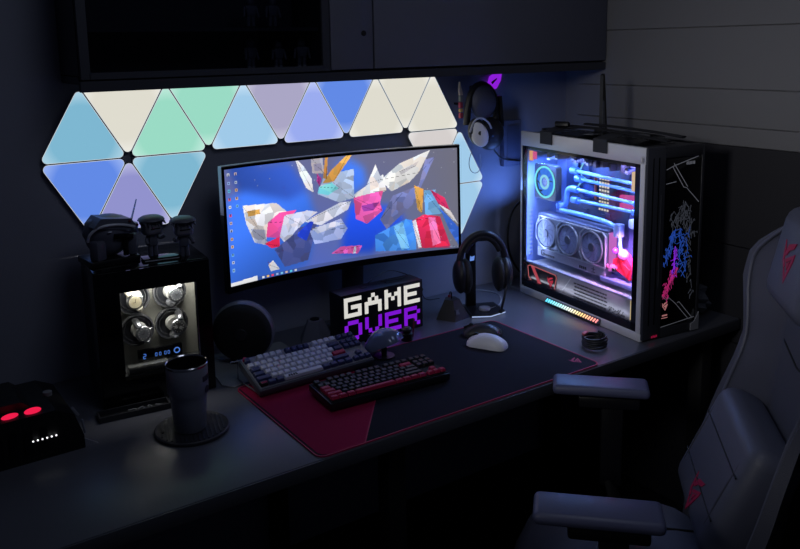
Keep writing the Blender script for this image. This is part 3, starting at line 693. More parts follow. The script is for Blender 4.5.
# ================================================================ KEYBOARDS
U_ = .0185
ROWS = [[('f', 1, 'm'), (1,), ('f', 1, 'a'), ('f', 1, 'a'), ('f', 1, 'a'), ('f', 1, 'a'), (.5,), ('f', 1, 'm'), ('f', 1, 'm'), ('f', 1, 'm'), ('f', 1, 'm'), (.5,), ('f', 1, 'a'), ('f', 1, 'a'), ('f', 1, 'a'), ('f', 1, 'a'), (.25,), ('f', 1, 'n'), ('f', 1, 'n'), ('f', 1, 'n')],
        [('k', 1, 'a')]*13+[('k', 2, 'b'), (.25,)]+[('k', 1, 'n')]*3,
        [('k', 1.5, 'l')]+[('k', 1, 'a')]*12+[('k', 1.5, 'm'), (.25,)]+[('k', 1, 'n')]*3,
        [('k', 1.75, 'l')]+[('k', 1, 'a')]*11+[('k', 2.25, 'e')],
        [('k', 2.25, 'l')]+[('k', 1, 'a')]*10+[('k', 2.75, 'm'), (1.25,), ('k', 1, 'r')],
        [('k', 1.25, 'c'), ('k', 1.25, 'd'), ('k', 1.25, 'd'), ('k', 6.25, 's'), ('k', 1.25, 'd'), ('k', 1.25, 'd'), ('k', 1.25, 'd'), ('k', 1.25, 'd'), (.25,)]+[('k', 1, 'r')]*3]
KC = {}
def keycap_mesh(wd, m):
    k = (round(wd, 2), m.name)
    if k not in KC:
        KC[k] = mesh_of('keycap', MB().box((0, 0, .0045), (wd*U_-.0012, U_-.0012, .009), bev=.0013, seg=1, taper=(1-.0045/(wd*U_), .76)), m, False)
    return KC[k]
def keyboard(label, loc, rot, palette, case_m, plate_m, white):
    t = thing('keyboard', label, 'keyboard', loc, rot)
    W, D = 18.25*U_+.012, 6.25*U_+.016
    obj('case', MB().box((W/2, D/2, -.010), (W, D, .020), bev=.003), case_m, t)
    obj('top_plate', MB().box((W/2, D/2, .0008), (W-.008, D-.010, .0016)), plate_m, t, smooth=False)
    for j, row in enumerate(ROWS):
        y = D/2+6.25*U_/2-.5*U_-(j+(.25 if j else 0))*U_; x = W/2-18.25*U_/2
        for e in row:
            if len(e) == 1: x += e[0]*U_; continue
            m = palette.get((j, e[2]), palette[e[2]])
            inst('keycap', keycap_mesh(e[1], m), t, (x+e[1]*U_/2, y, .0022), ((.05*(2.5-j)), 0, 0)); x += e[1]*U_
    return t, W, D
kgrey = mat('light grey keycap', (205, 208, 230), .5); knavy = mat('navy keycap', (52, 60, 104), .5); kred = mat('crimson keycap', (170, 24, 70), .5); kblk = mat('black keycap', (22, 23, 28), .45)
kbs, KW, KDp = keyboard('white cased keyboard with light grey and navy keys on a tilted stand', (.3955, -.4435, .7752), (.35, 0, .025),
     dict(a=kgrey, m=knavy, n=knavy, b=knavy, l=knavy, e=kred, c=kblk, d=knavy, s=kgrey, r=knavy), mat('grey keyboard case', (86, 88, 102), .35, .2), mat('pale key plate', (130, 132, 146), .5), True)
obj('knob', MB().cyl((.012, KDp-.012, .001), (.012, KDp-.012, .010), .006), kred, kbs, label='small crimson corner knob')
q = MB()
for k in range(4): q.box((.0115+k*.0042, .0165, .0117), (.0028, .006, .0006))
obj('legend', q, kred, kbs, smooth=False)['kind'] = 'stuff'
q = MB()
for k in range(4): q.box((.090+k*.0068, .0165, .0117), (.0045, .0075, .0006), (0, 0, (-.3, .2, -.2, .3)[k]))
obj('legend', q, mat('legend dark', (40, 42, 60), .6), kbs, smooth=False)['kind'] = 'stuff'
kb2, _, _ = keyboard('black keyboard with crimson bottom row and left side keys on the mat', (.502, -.618, DZ+.0262), (.05, 0, -.060),
     {'a': kblk, 'm': kblk, 'n': kblk, 'b': kred, 'l': kred, 'e': kblk, 'c': kred, 'd': kred, 's': kred, 'r': kred, }, mat('black keyboard case', (34, 35, 42), .3, .3), BLACKM, False)
kb2.rotation_euler = (.035, 0, -.060)
for x in (.04, .31): obj('front_foot', MB().box((x, .012, -.0185), (.03, .012, .003)), RUBBER, kb2)
for x in (.04, .31): obj('rear_foot', MB().box((x, .118, -.0225), (.03, .012, .007)), RUBBER, kb2)
# stand that carries the white keyboard
ks = thing('keyboard_stand', 'clear wire legged stand on a pale metal plate under the white keyboard', 'stand', (0, 0, DZ))
PL = mat('pale metal plate', (150, 154, 160), .4, .3)
pl = obj('base_plate', MB().prism([(.405, -.075), (.360, -.225), (.352, -.300), (.372, -.330), (.420, -.318), (.430, -.23), (.62, -.235), (.62, -.10)], .0004, .0034), PL, ks, smooth=False, label='pale metal base plate')
WR = mat('clear acrylic rod', (120, 125, 140), .15)
for x in (.40, .70):
    obj('leg', MB().tube([(x, -.335, .006), (x, -.43, .0125), (x, -.418, .0165), (x, -.292, .0585), (x, -.292, .006), (x, -.335, .006)], .0022, 6, 0), WR, ks)
obj('crossbar', MB().cyl((.38, -.292, .056), (.72, -.292, .056), .002, n=8), WR, ks)

# ================================================================ MICE
def mouse_body(L, Wd, H, hump=.55):
    def f(u, v):
        a = -PI/2+PI*u; b_ = 2*PI*v                  # u along, v around
        y = L/2*math.sin(a); r = math.cos(a)**.55 if math.cos(a) > 0 else 0
        x = Wd/2*r*math.cos(b_)*(1-.10*math.cos(y/L*2*PI)); z = H*r*max(0, math.sin(b_))*(1-.55*((y/L+.5-(1-hump)))**2*2) if math.sin(b_) > 0 else 0
        return (x, y, z)
    return MB().grid(f, 22, 28)
def mouse(label, loc, rz, m, m2, L=.122, Wd=.066, H=.038, rot=None):
    t = thing('computer_mouse', label, 'mouse', loc, rot or rz, 'computer mice')
    obj('shell', mouse_body(L, Wd, H), m, t)
    obj('scroll_wheel', MB().cyl((-.004, L*.28, H*.74), (.004, L*.28, H*.74), .0085, n=16), BLACKM, t)
    obj('button_gap', MB().box((0, L*.36, H*.66), (.0022, L*.22, .010), (-.42, 0, 0)), BLACKM, t, smooth=False)
    for s in (-1, 1): obj('skate', MB().box((0, s*L*.36, -.0002), (.03, .008, .0006)), m2, t, smooth=False)
    return t
mouse('pale grey white mouse lying on the mat', (1.092, -.505, DZ+.0045), .50, mat('white mouse shell', (235, 236, 244), .38), BLACKM)
mouse('black mouse behind the white mouse at the mat rear edge', (1.139, -.428, DZ+.0045), .75, mat('black mouse shell', (34, 35, 42), .42), BLACKM)
m3_ = mouse('glossy navy and silver mouse propped upright behind the black keyboard', (.806, -.392, DZ+.037), 0, mat('navy mouse shell', (110, 122, 160), .22, .3), BLACKM, .118, .074, .050, rot=(-.45, .0, .55))
ms = thing('mouse_stand', 'small dark stand holding the navy mouse behind the keyboards', 'stand', (.806, -.389, DZ+.003))
obj('foot', MB().cyl((0, 0, .0003), (0, 0, .004), .030), BLACKP, ms); obj('post', MB().cyl((0, 0, .004), (0, 0, .027), .008), BLACKP, ms)

# ================================================================ GAME OVER LAMP
gl = thing('sign_lamp', 'black box lamp reading GAME OVER in white and violet pixel letters', 'lamp', (.752, -.244, DZ))
obj('box', MB().box((.148, .036, .0785), (.296, .072, .155), bev=.002), mat('sign box black', (14, 14, 18), .45), gl)
FONT = dict(G='#####,#....,#.###,#...#,#####', A='..#..,.#.#.,#####,#...#,#...#', M='#...#,##.##,#.#.#,#...#,#...#', E='#####,#....,####.,#....,#####',
            O='.###.,#...#,#...#,#...#,.###.', V='#...#,#...#,#...#,.#.#.,..#..', R='####.,#...#,####.,#..#.,#...#')
def word(wd, z_top, m, cell=(.01195, .01225)):
    for k, ch in enumerate(wd):
        mb = MB(); x0 = .0095+k*cell[0]*6
        for r, row in enumerate(FONT[ch].split(',')):
            c = 0
            while c < 5:
                if row[c] == '#':
                    e = c
                    while e < 5 and row[e] == '#': e += 1
                    mb.box((x0+(c+e)/2*cell[0], -.0002, z_top-(r+.5)*cell[1]), ((e-c)*cell[0]+.0002, .0016, cell[1]+.0002)); c = e
                else: c += 1
        obj('letter', mb, m, gl, smooth=False)
word('GAME', .146, emis('sign white', (216, 214, 208), 1.0))
word('OVER', .0735, emis('sign violet', (122, 22, 205), 1.0))
for k in range(2): obj('switch', MB().box((.10+k*.09, .036, .1565), (.02, .014, .003), bev=.001), BLACKP, gl)
cbm = mat('black cable', (16, 16, 19), .5)
tag(obj('lamp_cable', MB().tube([(.88, -.19, .9105), (.92, -.18, .925), (.98, -.16, .930), (1.02, -.17, .915), (1.03, -.20, .9105), (.97, -.215, .911), (.92, -.20, .911)], .0016, 6), cbm), 'thin black cable looped on top of the GAME OVER lamp', 'cable')
tag(obj('power_cable', MB().tube([(1.049, -.20, .86), (1.08, -.18, .855), (1.12, -.15, .84), (1.16, -.08, .80), (1.20, -.05, .756), (1.26, -.05, .7525)], .0018, 6), cbm), 'black cable running from the GAME OVER lamp down to the desk', 'cable')

# ================================================================ BUNGEES, SMALL DESK ITEMS
def pyramid(name, label, loc, rz, m, r0, r1, h, n, cat, extra=True):
    t = thing(name, label, cat, loc, rz)
    P0 = [(r0*math.cos(2*PI*k/n+.3), r0*math.sin(2*PI*k/n+.3)) for k in range(n)]
    mb = MB(); a = [mb.b.verts.new((x, y, 0)) for x, y in P0]; c = [mb.b.verts.new((x*r1/r0, y*r1/r0, h)) for x, y in P0]
    mb.b.faces.new(a[::-1]); mb.b.faces.new(c)
    for k in range(n): mb.b.faces.new((a[k], a[(k+1) % n], c[(k+1) % n], c[k]))
    obj('weighted_base', mb, m, t, smooth=False)
    return t
bg = pyramid('mouse_bungee', 'black pyramid shaped mouse bungee left of the headset stand', (1.178, -.225, DZ), .2, DARKG, .058, .026, .062, 5, 'mouse bungee')
obj('cable_arm', MB().tube([(0, 0, .060), (0, .0, .085), (-.02, -.01, .092), (-.045, -.03, .088)], .0022, 6), BLACKP, bg)
obj('cable_clip', MB().box((-.047, -.031, .088), (.008, .008, .008), bev=.002), mat('red clip', (120, 16, 40), .5), bg)
mk = MB(); mk.prism([(-.008, -.009), (.008, -.009), (.004, .002), (.009, .009), (0, .006), (-.009, .009), (-.004, .002)], 0, .0008, Matrix.Translation((-.018, -.0405, .030)) @ Matrix.Rotation(-.4, 4, 'Z') @ Matrix.Rotation(-.55, 4, 'X') @ FRONT)
obj('emblem', mk, mat('emblem grey', (74, 76, 86), .5), bg, smooth=False)
bg2 = pyramid('faceted_dock', 'grey faceted dock behind the white keyboard, left of the GAME OVER lamp', (.715, -.145, DZ), .5, mat('faceted grey', (105, 108, 120), .5), .056, .026, .066, 5, 'dock')
obj('top_socket', MB().cyl((0, 0, .064), (0, 0, .069), .014), BLACKP, bg2)
kp = thing('small_pot', 'small round black pot in front of the GAME OVER lamp right end', 'pot', (.938, -.312, DZ))
obj('body', MB().lathe([(0, 0), (.017, 0), (.018, .004), (.018, .022), (.012, .026), (0, .026)]), BLACKP, kp)
obj('cap', MB().lathe([(.009, .025), (.015, .030), (.016, .036), (.010, .041), (0, .042)]), DARKG, kp)
st = thing('red_stick', 'short dark red stick leaning up beside the small black pot', 'stick', (.968, -.300, DZ))
obj('stem', MB().tube([(0, 0, 0), (.004, .0, .03), (.010, .004, .055)], .0022, 6), mat('dark red plastic', (120, 14, 44), .5), st)

# speaker
sp = thing('round_speaker', 'round black fabric speaker standing behind the left end of the white keyboard', 'speaker', (.470, -.178, DZ+.0036), -.62)
obj('cabinet', MB().lathe([(0, -.045), (.045, -.044), (.072, -.034), (.085, -.014), (.087, .006), (.082, .024), (.066, .036), (0, .038)], Matrix.Translation((0, 0, .090)) @ Matrix.Rotation(PI/2, 4, 'X'), 48), mat('speaker cloth', (22, 23, 29), .65, bump=.6, bscale=1500), sp)
obj('rim_band', MB().lathe([(.0855, -.012), (.0885, -.006), (.0885, .010), (.084, .020)], Matrix.Translation((0, 0, .090)) @ Matrix.Rotation(PI/2, 4, 'X'), 48, False), mat('speaker rim', (110, 111, 122), .35), sp)
obj('front_cap', MB().lathe([(.018, .037), (.016, .040), (0, .041)], Matrix.Translation((0, 0, .090)) @ Matrix.Rotation(PI/2, 4, 'X')), DARKG, sp)
for s in (-1, 1): obj('foot', MB().cyl((s*.03, -.016, .0), (s*.03, .016, .006), .004), RUBBER, sp)
for s in (-1, 1): obj('foot_pad', MB().box((s*.03, 0, .005), (.016, .05, .010), bev=.002), RUBBER, sp)

# ================================================================ HEADSETS
def headset(t, m, mcup, w=.082, h=.10, cup=(.036, .046, .022), tilt=.35):
    """local: x across the head, z up, y through the head opening; cups at z=0, band top at z=h+.045"""
    arc = [(w*1.0*math.cos(a), 0, .030+(h)*math.sin(a)) for a in [PI*k/12 for k in range(13)]]
    obj('headband', MB().tube(arc, .0115, 10, 1, flat=1.0), m, t)
    obj('band_cushion', MB().tube([(x*.88, 0, z-.012 if abs(x) < w*.9 else z) for x, y, z in arc[2:-2]], .010, 10, 1), mcup[1], t)
    for s in (-1, 1):
        yk = obj('yoke', MB().tube([(s*w*1.0, 0, .04), (s*w*1.12, .0, .02), (s*w*1.10, 0, -.02)], .008, 8, 2), m, t)
        obj('ear_cup', MB().sph((s*w*.98, 0, -.012), 1, (cup[2], cup[0], cup[1]), (0, 0, 0)), mcup[0], t)
        obj('ear_cushion', MB().sph((s*w*.72, 0, -.014), 1, (.020, cup[0]*1.02, cup[1]*1.02)), mcup[1], t)
hs = thing('headset_stand', 'black headset stand with a column and white lit front edge', 'stand', (1.300, -.240, DZ), -.35)
obj('base', MB().prism([(-.060, -.060), (0, -.072), (.060, -.045), (.055, .050), (-.055, .055)], 0, .010), BLACKP, hs, smooth=False)
le = MB(); strokes(le, [[(-.060, -.062), (0, -.0745)], [(0, -.0745), (.060, -.047)]], .0022, .002, .005, Matrix.Identity(4))
obj('edge_light', le, emis('stand edge light', (170, 190, 235), .9), hs, smooth=False)
obj('column', MB().box((-.03, .04, .125), (.034, .018, .235), bev=.004), BLACKP, hs)
obj('hanger', MB().box((-.005, .018, .247), (.030, .060, .012), bev=.004), BLACKP, hs)
obj('emblem', MB().prism([(-.008, -.009), (.007, -.007), (.009, .009), (-.002, .005), (-.006, .010)], 0, .001, Matrix.Translation((-.028, .0305, .175)) @ FRONT), emis('stand emblem blue', (110, 150, 235), .8), hs, smooth=False, label='small blue lit emblem')
hd = thing('headset', 'black over-ear headset with microphone hanging on the desk stand', 'headset', (1.292, -.246, DZ+.140), -.42)
BL2 = mat('headset black', (30, 31, 37), .42); CUSH = mat('headset cushion', (26, 26, 31), .6, bump=.3)
headset(hd, BL2, (BL2, CUSH), .078, .098, (.048, .058, .024))
obj('microphone_boom', MB().tube([(.074, -.03, -.035), (.060, -.055, -.075), (.045, -.064, -.118)], .004, 8), BLACKP, hd)
obj('microphone_tip', MB().sph((.044, -.064, -.122), .007), BLACKM, hd)
pk_ = thing('grey_puck', 'small pale grey puck lying on the headset stand base', 'puck', (1.288, -.262, DZ+.0102), 0)
obj('disc', MB().lathe([(0, 0), (.018, 0), (.020, .004), (.018, .010), (.008, .013), (0, .013)]), mat('puck grey', (160, 165, 185), .4), pk_)
tag(obj('white_cable', MB().tube([(1.312, -.262, .762), (1.36, -.25, .757), (1.42, -.20, .7525), (1.47, -.12, .7525), (1.42, -.04, .7525), (1.36, -.03, .753)], .0017, 6), mat('white cable', (170, 172, 180), .5)), 'thin white cable curling on the desk behind the headset stand', 'cable')

# wall headset
wh = thing('wall_headset', 'black headset with a white ear plate hanging on the wall by the panels', 'headset', (1.434, -.012, 1.356), .0)
obj('wall_hook', MB().box((.01, -.02, .125), (.03, .042, .014), bev=.003), BLACKP, wh)
obj('headband', MB().tube([(.070, -.05, -.01), (.078, -.05, .05), (.060, -.05, .115), (.01, -.05, .142), (-.03, -.05, .125), (-.052, -.05, .07), (-.058, -.05, .0)], .012, 10, 2), BL2, wh)
obj('padding', MB().sph((.008, -.062, .075), 1, (.052, .03, .060)), mat('wall headset padding', (74, 78, 104), .6, bump=.3), wh)
obj('ear_cup', MB().sph((.030, -.072, -.035), 1, (.058, .034, .058)), BL2, wh)
obj('ear_cup', MB().sph((-.040, -.085, -.022), 1, (.036, .022, .048), (0, -.25, 0)), DARKG, wh)
obj('white_ear_plate', MB().sph((-.046, -.104, -.030), 1, (.030, .012, .044), (0, -.35, -.6)), mat('ear plate white', (245, 246, 252), .4), wh, label='pale white grey ear plate')
obj('white_rim', MB().tube([(-.082, -.098, -.02), (-.070, -.104, .020), (-.040, -.108, .030), (-.005, -.106, .010), (.008, -.104, -.012)], .0035, 8), mat('ear rim white', (185, 190, 205), .4), wh)
obj('plate_button', MB().cyl((-.050, -.112, -.024), (-.050, -.116, -.024), .007), DARKG, wh)
obj('side_bar', MB().box((.088, -.06, .04), (.012, .018, .11), (0, -.1, 0), bev=.003), BLACKP, wh)
tag(obj('wall_cable', MB().tube([(-.01+1.44, -.07, 1.25), (1.445, -.06, 1.205), (1.425, -.06, 1.18), (1.395, -.06, 1.19), (1.385, -.06, 1.225), (1.395, -.07, 1.27)], .0013, 6), mat('pale cable', (150, 154, 170), .5)), 'thin pale cable loop below the wall headset', 'cable')
tag(obj('headset_cable', MB().tube([(1.49, -.07, 1.27), (1.52, -.05, 1.245), (1.57, -.03, 1.215), (1.66, -.03, 1.20), (1.72, -.03, 1.20)], .0028, 8), cbm), 'black cable running from the wall headset towards the computer case', 'cable')
tag(obj('hanging_cable', MB().tube([(1.66, -.05, 1.06), (1.60, -.05, 1.03), (1.575, -.05, .95), (1.585, -.05, .86), (1.63, -.05, .79), (1.68, -.05, .7535)], .004, 8), cbm), 'thick black cable hanging on the wall left of the computer case', 'cable')
sw = thing('hanging_strap', 'narrow strap of red, gold and grey pieces with a pointed tip on the wall', 'strap', (1.372, -.030, 1.378))
obj('mount', MB().box((0, .014, .05), (.008, .028, .008)), BLACKP, sw)
for z, h_, c, x in ((.000, .020, (200, 80, 104), 0), (.022, .012, (230, 190, 120), 0), (.036, .020, (200, 82, 108), -.001), (.058, .020, (150, 160, 162), 0)):
    obj('segment', MB().box((x, -.006, z+h_/2), (.013, .010, h_-.001), bev=.001), mat('strap %d %d' % c[:2], c, .5), sw)
obj('tip', MB().prism([(-.0075, .080), (.0075, .080), (.002, .100), (-.006, .126), (-.009, .10)], 0, .008, Matrix.Translation((0, -.002, 0)) @ FRONT), mat('strap tip', (235, 225, 215), .4), sw)
vi = thing('violet_emblem', 'small glowing violet emblem under the cabinet beside the wall headset', 'emblem light', (1.540, -.006, 1.500))
vb = MB(); vb.prism([(-.046, -.002), (-.022, -.006), (-.014, .016), (.016, .032), (.042, .030), (.036, .0), (.017, -.027), (-.008, -.032), (-.019, -.012)], 0, .006, FRONT)
obj('glowing_plate', vb, emis('violet glow', (140, 30, 215), 1.0), vi, smooth=False)
obj('mount', MB().box((0, .003, 0), (.02, .005, .02)), BLACKP, vi)
obj('dark_slit', MB().prism([(-.010, -.004), (.016, .010), (.018, .006), (-.004, -.012)], .006, .0066, FRONT), BLACKM, vi, smooth=False)
wp = thing('wall_box', 'shallow blue-grey box on the wall between headset and computer case', 'wall box', (1.625, -.001, 1.27))
obj('cover', MB().box((0, -.012, 0), (.085, .022, .17), bev=.003), mat('wall box paint', (96, 102, 128), .6), wp); obj('plate', MB().box((0, -.0245, 0), (.06, .003, .13), bev=.001), mat('wall box plate', (82, 88, 114), .6), wp)

# ================================================================ WATCH WINDER
wd = thing('watch_winder', 'black watch winder cabinet with lit window showing four watches', 'watch winder', (.056, -.262, DZ), -.09)
w_, d_, h_ = .283, .205, .352
for nm, c, d in (('base_panel', (w_/2, d_/2, .010), (w_, d_, .020)), ('top_panel', (w_/2, d_/2, h_-.008), (w_, d_, .016)), ('side_panel', (.008, d_/2, h_/2), (.016, d_-.002, h_-.034)), ('side_panel', (w_-.008, d_/2, h_/2), (.016, d_-.002, h_-.034)), ('rear_panel', (w_/2, d_-.006, h_/2), (w_-.034, .010, h_-.038))):
    obj(nm, MB().box(c, d, bev=.0015), BLACKG if nm != 'rear_panel' else BLACKM, wd)
gx0, gx1, gz0, gz1 = .057, .243, .070, .296
fr = MB().ring([(.002, .002), (w_-.002, .002), (w_-.002, h_-.002), (.002, h_-.002)], [(gx0, gz0), (gx1, gz0), (gx1, gz1), (gx0, gz1)], 0, .012, FRONT)
dd = obj('door', fr, BLACKG, wd, smooth=False)
obj('pane', MB().box(((gx0+gx1)/2, -.004, (gz0+gz1)/2), (gx1-gx0, .002, gz1-gz0)), glass('winder glass', (235, 235, 235), .04), dd, smooth=False)
obj('hinge_trim', MB().box((gx1+.0015, -.0125, (gz0+gz1)/2), (.0025, .001, gz1-gz0)), CHROME, dd, smooth=False)
obj('interior_back', MB().box((w_/2, .085, .18), (w_-.034, .004, .30)), mat('winder lining', (150, 150, 142), .6), wd, smooth=False)
obj('interior_floor', MB().box((w_/2, .045, .072), (w_-.034, .076, .004)), mat('winder gloss floor', (80, 82, 84), .15), wd, smooth=False)
RIM = mat('winder ring chrome', (190, 192, 198), .2, .9); INN = mat('winder cup dark', (48, 50, 56), .3, .4)
for k, (x, z, fc) in enumerate(((.100, .258, 'gold'), (.193, .260, 'dark'), (.105, .172, 'dark'), (.193, .174, 'black'))):
    L = ('watch with a pale gold dial at the upper left of the winder', 'silver watch at the upper right of the winder', 'silver watch at the lower left of the winder', 'silver chronograph watch at the lower right of the winder')[k]
    cup = obj('cup', MB().lathe([(.0405, 0), (.043, .004), (.0405, .010), (.036, .010), (.034, .002), (.030, -.016), (0, -.018)], Matrix.Translation((x, .070, z)) @ Matrix.Rotation(PI/2, 4, 'X'), 40), INN, wd)
    obj('ring', MB().ring(circ(.0425, 40), circ(.0385, 40), .0085, .013, Matrix.Translation((x, .070, z)) @ FRONT), RIM, cup)
    obj('ring', MB().ring(circ(.033, 40), circ(.031, 40), .004, .008, Matrix.Translation((x, .070, z)) @ FRONT), RIM, cup)
    rz = (-.5, .45, -.45, .3)[k]
    wt = thing('wristwatch', L, 'watch', (0, 0, 0), 0, 'watches in the winder'); wt.parent = None
    ca, sa = math.cos(-.09), math.sin(-.09); lx, ly = x+(.008 if k != 0 else -.002), .030
    wt.location = (.056+lx*ca-ly*sa, -.262+lx*sa+ly*ca, DZ+z); wt.rotation_euler = (.0, rz, -.09)
    obj('case', MB().lathe([(0, 0), (.019, 0), (.0205, .004), (.0195, .009), (.017, .011), (0, .011)], Matrix.Rotation(PI/2, 4, 'X'), 32), mat('watch steel', (200, 202, 206), .22, .9), wt)
    obj('dial', MB().cyl((0, -.0108, 0), (0, -.0116, 0), .0155, n=28), mat('dial '+fc, dict(gold=(226, 214, 180), dark=(120, 124, 132), black=(38, 38, 44))[fc], .4), wt)
    hm = MB()
    for q in range(12): hm.box((.0125*math.sin(q*PI/6), -.0118, .0125*math.cos(q*PI/6)), (.0015, .0006, .0026), (0, q*PI/6, 0))
    o = obj('hour_markers', hm, mat('marker pale', (225, 225, 225), .4), wt, smooth=False); o['kind'] = 'stuff'
    if fc == 'black':
        for q in (-1, 1): obj('subdial', MB().cyl((q*.006, -.0116, -.001), (q*.006, -.0122, -.001), .0045, n=18), mat('subdial', (190, 190, 190), .4), wt)
    obj('hand', MB().box((0.002, -.0124, .003), (.001, .0006, .010), (0, .6, 0)), BLACKM, wt, smooth=False); obj('hand', MB().box((-.003, -.0124, .001), (.0012, .0006, .007), (0, -1.1, 0)), BLACKM, wt, smooth=False)
    obj('crown', MB().cyl((.020, -.006, 0), (.0235, -.006, 0), .0022, n=10), mat('watch steel', (200, 202, 206), .22, .9), wt)
    for s in (-1, 1): obj('strap', MB().tube([(0, -.006, s*.018), (0, .000, s*.026), (0, .014, s*.030), (0, .026, s*.028)], .0085, 8, 2), mat('strap '+('steel' if k != 0 else 'leather'), (150, 152, 158) if k != 0 else (170, 165, 150), .3, .7 if k else 0), wt)
    obj('holder', MB().cyl((x+(.004), .066, z), (x+.004, .046, z), .020, .018), mat('watch cushion', (160, 160, 156), .6), cup)
dp = obj('display', MB().box((.152, .030, .112), (.112, .010, .030), bev=.001), BLACKG, wd)
dm = emis('display blue', (90, 140, 235), 1.1)
def seg7(x, z, s, on):
    S7 = dict(a=(0, 1, 1), b=(.5, .5, 0), c=(.5, -.5, 0), d=(0, -1, 1), e=(-.5, -.5, 0), f=(-.5, .5, 0), g=(0, 0, 1))
    mb = MB()
    for k in on:
        px, pz, hz = S7[k]; mb.box((x+px*s, .0246, z+pz*s*.9), (s*.85, .0008, s*.22) if hz else (s*.22, .0008, s*.8))
    obj('digit', mb, dm, dp, smooth=False)
seg7(.112, .110, .0065, 'abged'); seg7(.141, .110, .0045, 'abcdef'); seg7(.151, .110, .0045, 'abcdef'); seg7(.164, .110, .0045, 'abcdef'); seg7(.173, .110, .0045, 'abcdef')
obj('dial_light', MB().ring(circ(.008), circ(.0055), 0, .001, Matrix.Translation((.194, .0250, .111)) @ FRONT), dm, dp, smooth=False)
obj('tray', MB().box((.118, .018, .086), (.10, .026, .018), (0, 0, 0), bev=.003), mat('tray gloss', (110, 112, 112), .15, .5), wd)
area_light('winder_light', (.15, .012, .325), (.15, .07, .19), .03, 1.15, (1.0, .98, .90), wd)
bpy.data.objects['winder_light'].data.shape = 'RECTANGLE'; bpy.data.objects['winder_light'].data.size = .2; bpy.data.objects['winder_light'].data.size_y = .02

# helmet bust on the winder
ZT = DZ+h_
hb = thing('helmet_bust', 'dark rounded helmet bust with a curved pale brow line and upright fin', 'helmet bust', (.122, -.165, ZT), .1)
HM = mat('bust grey', (92, 95, 112), .42); HM2 = mat('bust pale', (205, 210, 226), .35)
obj('plinth', MB().box((0, 0, .008), (.125, .10, .016), bev=.003), BLACKP, hb)
def dome(u, v):
    a = 2*PI*u; ph = PI*v; r = math.sin(ph)**.75; z = math.cos(ph)
    return (.060*r*math.cos(a)*(1.0 if z > 0 else .93), .052*r*math.sin(a)*(1 if z > 0 else .94), .074+(.048 if z > 0 else .058)*z)
obj('shell', MB().grid(dome, 28, 18), HM, hb)
obj('crest', MB().prism([(-.050, .100), (-.030, .122), (.045, .112), (.056, .094), (.040, .084)], -.02, .052, FRONT), HM, hb, smooth=False)
obj('brow_line', MB().tube([(-.060, -.030, .065), (-.058, -.042, .086), (-.035, -.052, .104), (.015, -.056, .103), (.052, -.052, .090)], .0035, 8), HM2, hb)
obj('face_gap', MB().box((.022, -.050, .070), (.050, .010, .014), (0, .12, 0), bev=.002), BLACKG, hb)
obj('face_gap', MB().box((.026, -.0495, .040), (.012, .010, .040), bev=.002), BLACKG, hb)
obj('cheek', MB().box((.050, -.036, .045), (.022, .03, .055), (0, 0, -.5), bev=.005), HM, hb); obj('cheek', MB().box((-.038, -.034, .040), (.030, .03, .050), (0, 0, .4), bev=.005), HM, hb)
obj('eye_glint', MB().sph((-.012, -.0535, .086), 1, (.006, .002, .0022)), HM2, hb)
obj('fin', MB().prism([(.058, .088), (.064, .092), (.082, .150), (.066, .104), (.060, .1)], -.004, .004, FRONT), HM2, hb, smooth=False)
obj('side_vent', MB().box((.066, -.012, .080), (.012, .03, .030), bev=.003), HM2, hb)
for x, z in ((.040, .106), (.058, .094)): obj('red_dot', MB().sph((x, -.0535, z), .0035), mat('bust red', (90, 14, 30), .4), hb)
# two figurines
fb = thing('display_plinth', 'clear edged dark display base on the winder top', 'display base', (.235, -.222, ZT), -.15)
obj('plate', MB().box((0, 0, .005), (.095, .062, .010), bev=.002), BLACKG, fb); obj('edge', MB().box((0, -.0315, .0045), (.085, .001, .003)), mat('base edge pale', (170, 172, 180), .2), fb, smooth=False)
def figurine(label, x, y, z, rz, arm):
    t = thing('figurine', label, 'figurine', (x, y, z), rz, 'big headed figurines on the winder')
    m = mat('figurine dark', (84, 86, 102), .5); m2 = mat('figurine skin', (120, 120, 132), .5)
    obj('head', MB().box((0, 0, .074), (.048, .040, .042), bev=.012, seg=3), m2, t)
    hr = obj('hair', MB().sph((0, .002, .088), 1, (.030, .025, .014)), m, t)
    for q in range(7): obj('hair_tuft', MB().cyl((-.024+q*.008, -.012-.004*(q % 2), .092), (-.028+q*.0093, -.024, .082-.004*(q % 3)), .006, .001, n=6), m, hr)
    obj('hat_brim', MB().lathe([(.0, .094), (.034, .093), (.031, .098), (.022, .103), (0, .104)], None, 24), m, t)
    obj('torso', MB().box((0, 0, .040), (.026, .018, .030), bev=.005, taper=(.85, .9)), m, t)
    for s in (-1, 1):
        obj('leg', MB().cyl((s*.007, 0, .0), (s*.006, 0, .028), .0065, .006, n=12), m, t)
        obj('arm', MB().tube([(s*.012, 0, .050), (s*.020, -.006, .042), (s*(.020 if arm != s else .028), -.014, .034 if arm != s else .050)], .0045, 8), m, t)
    obj('face_mark', MB().box((0, -.0205, .072), (.026, .001, .003)), BLACKM, t, smooth=False)
    return t
figurine('left big headed dark figurine standing on the display base', .220, -.215, ZT+.010, .2, 1)
figurine('right big headed dark figurine at the winder top right', .296, -.232, ZT, -.1, -1)

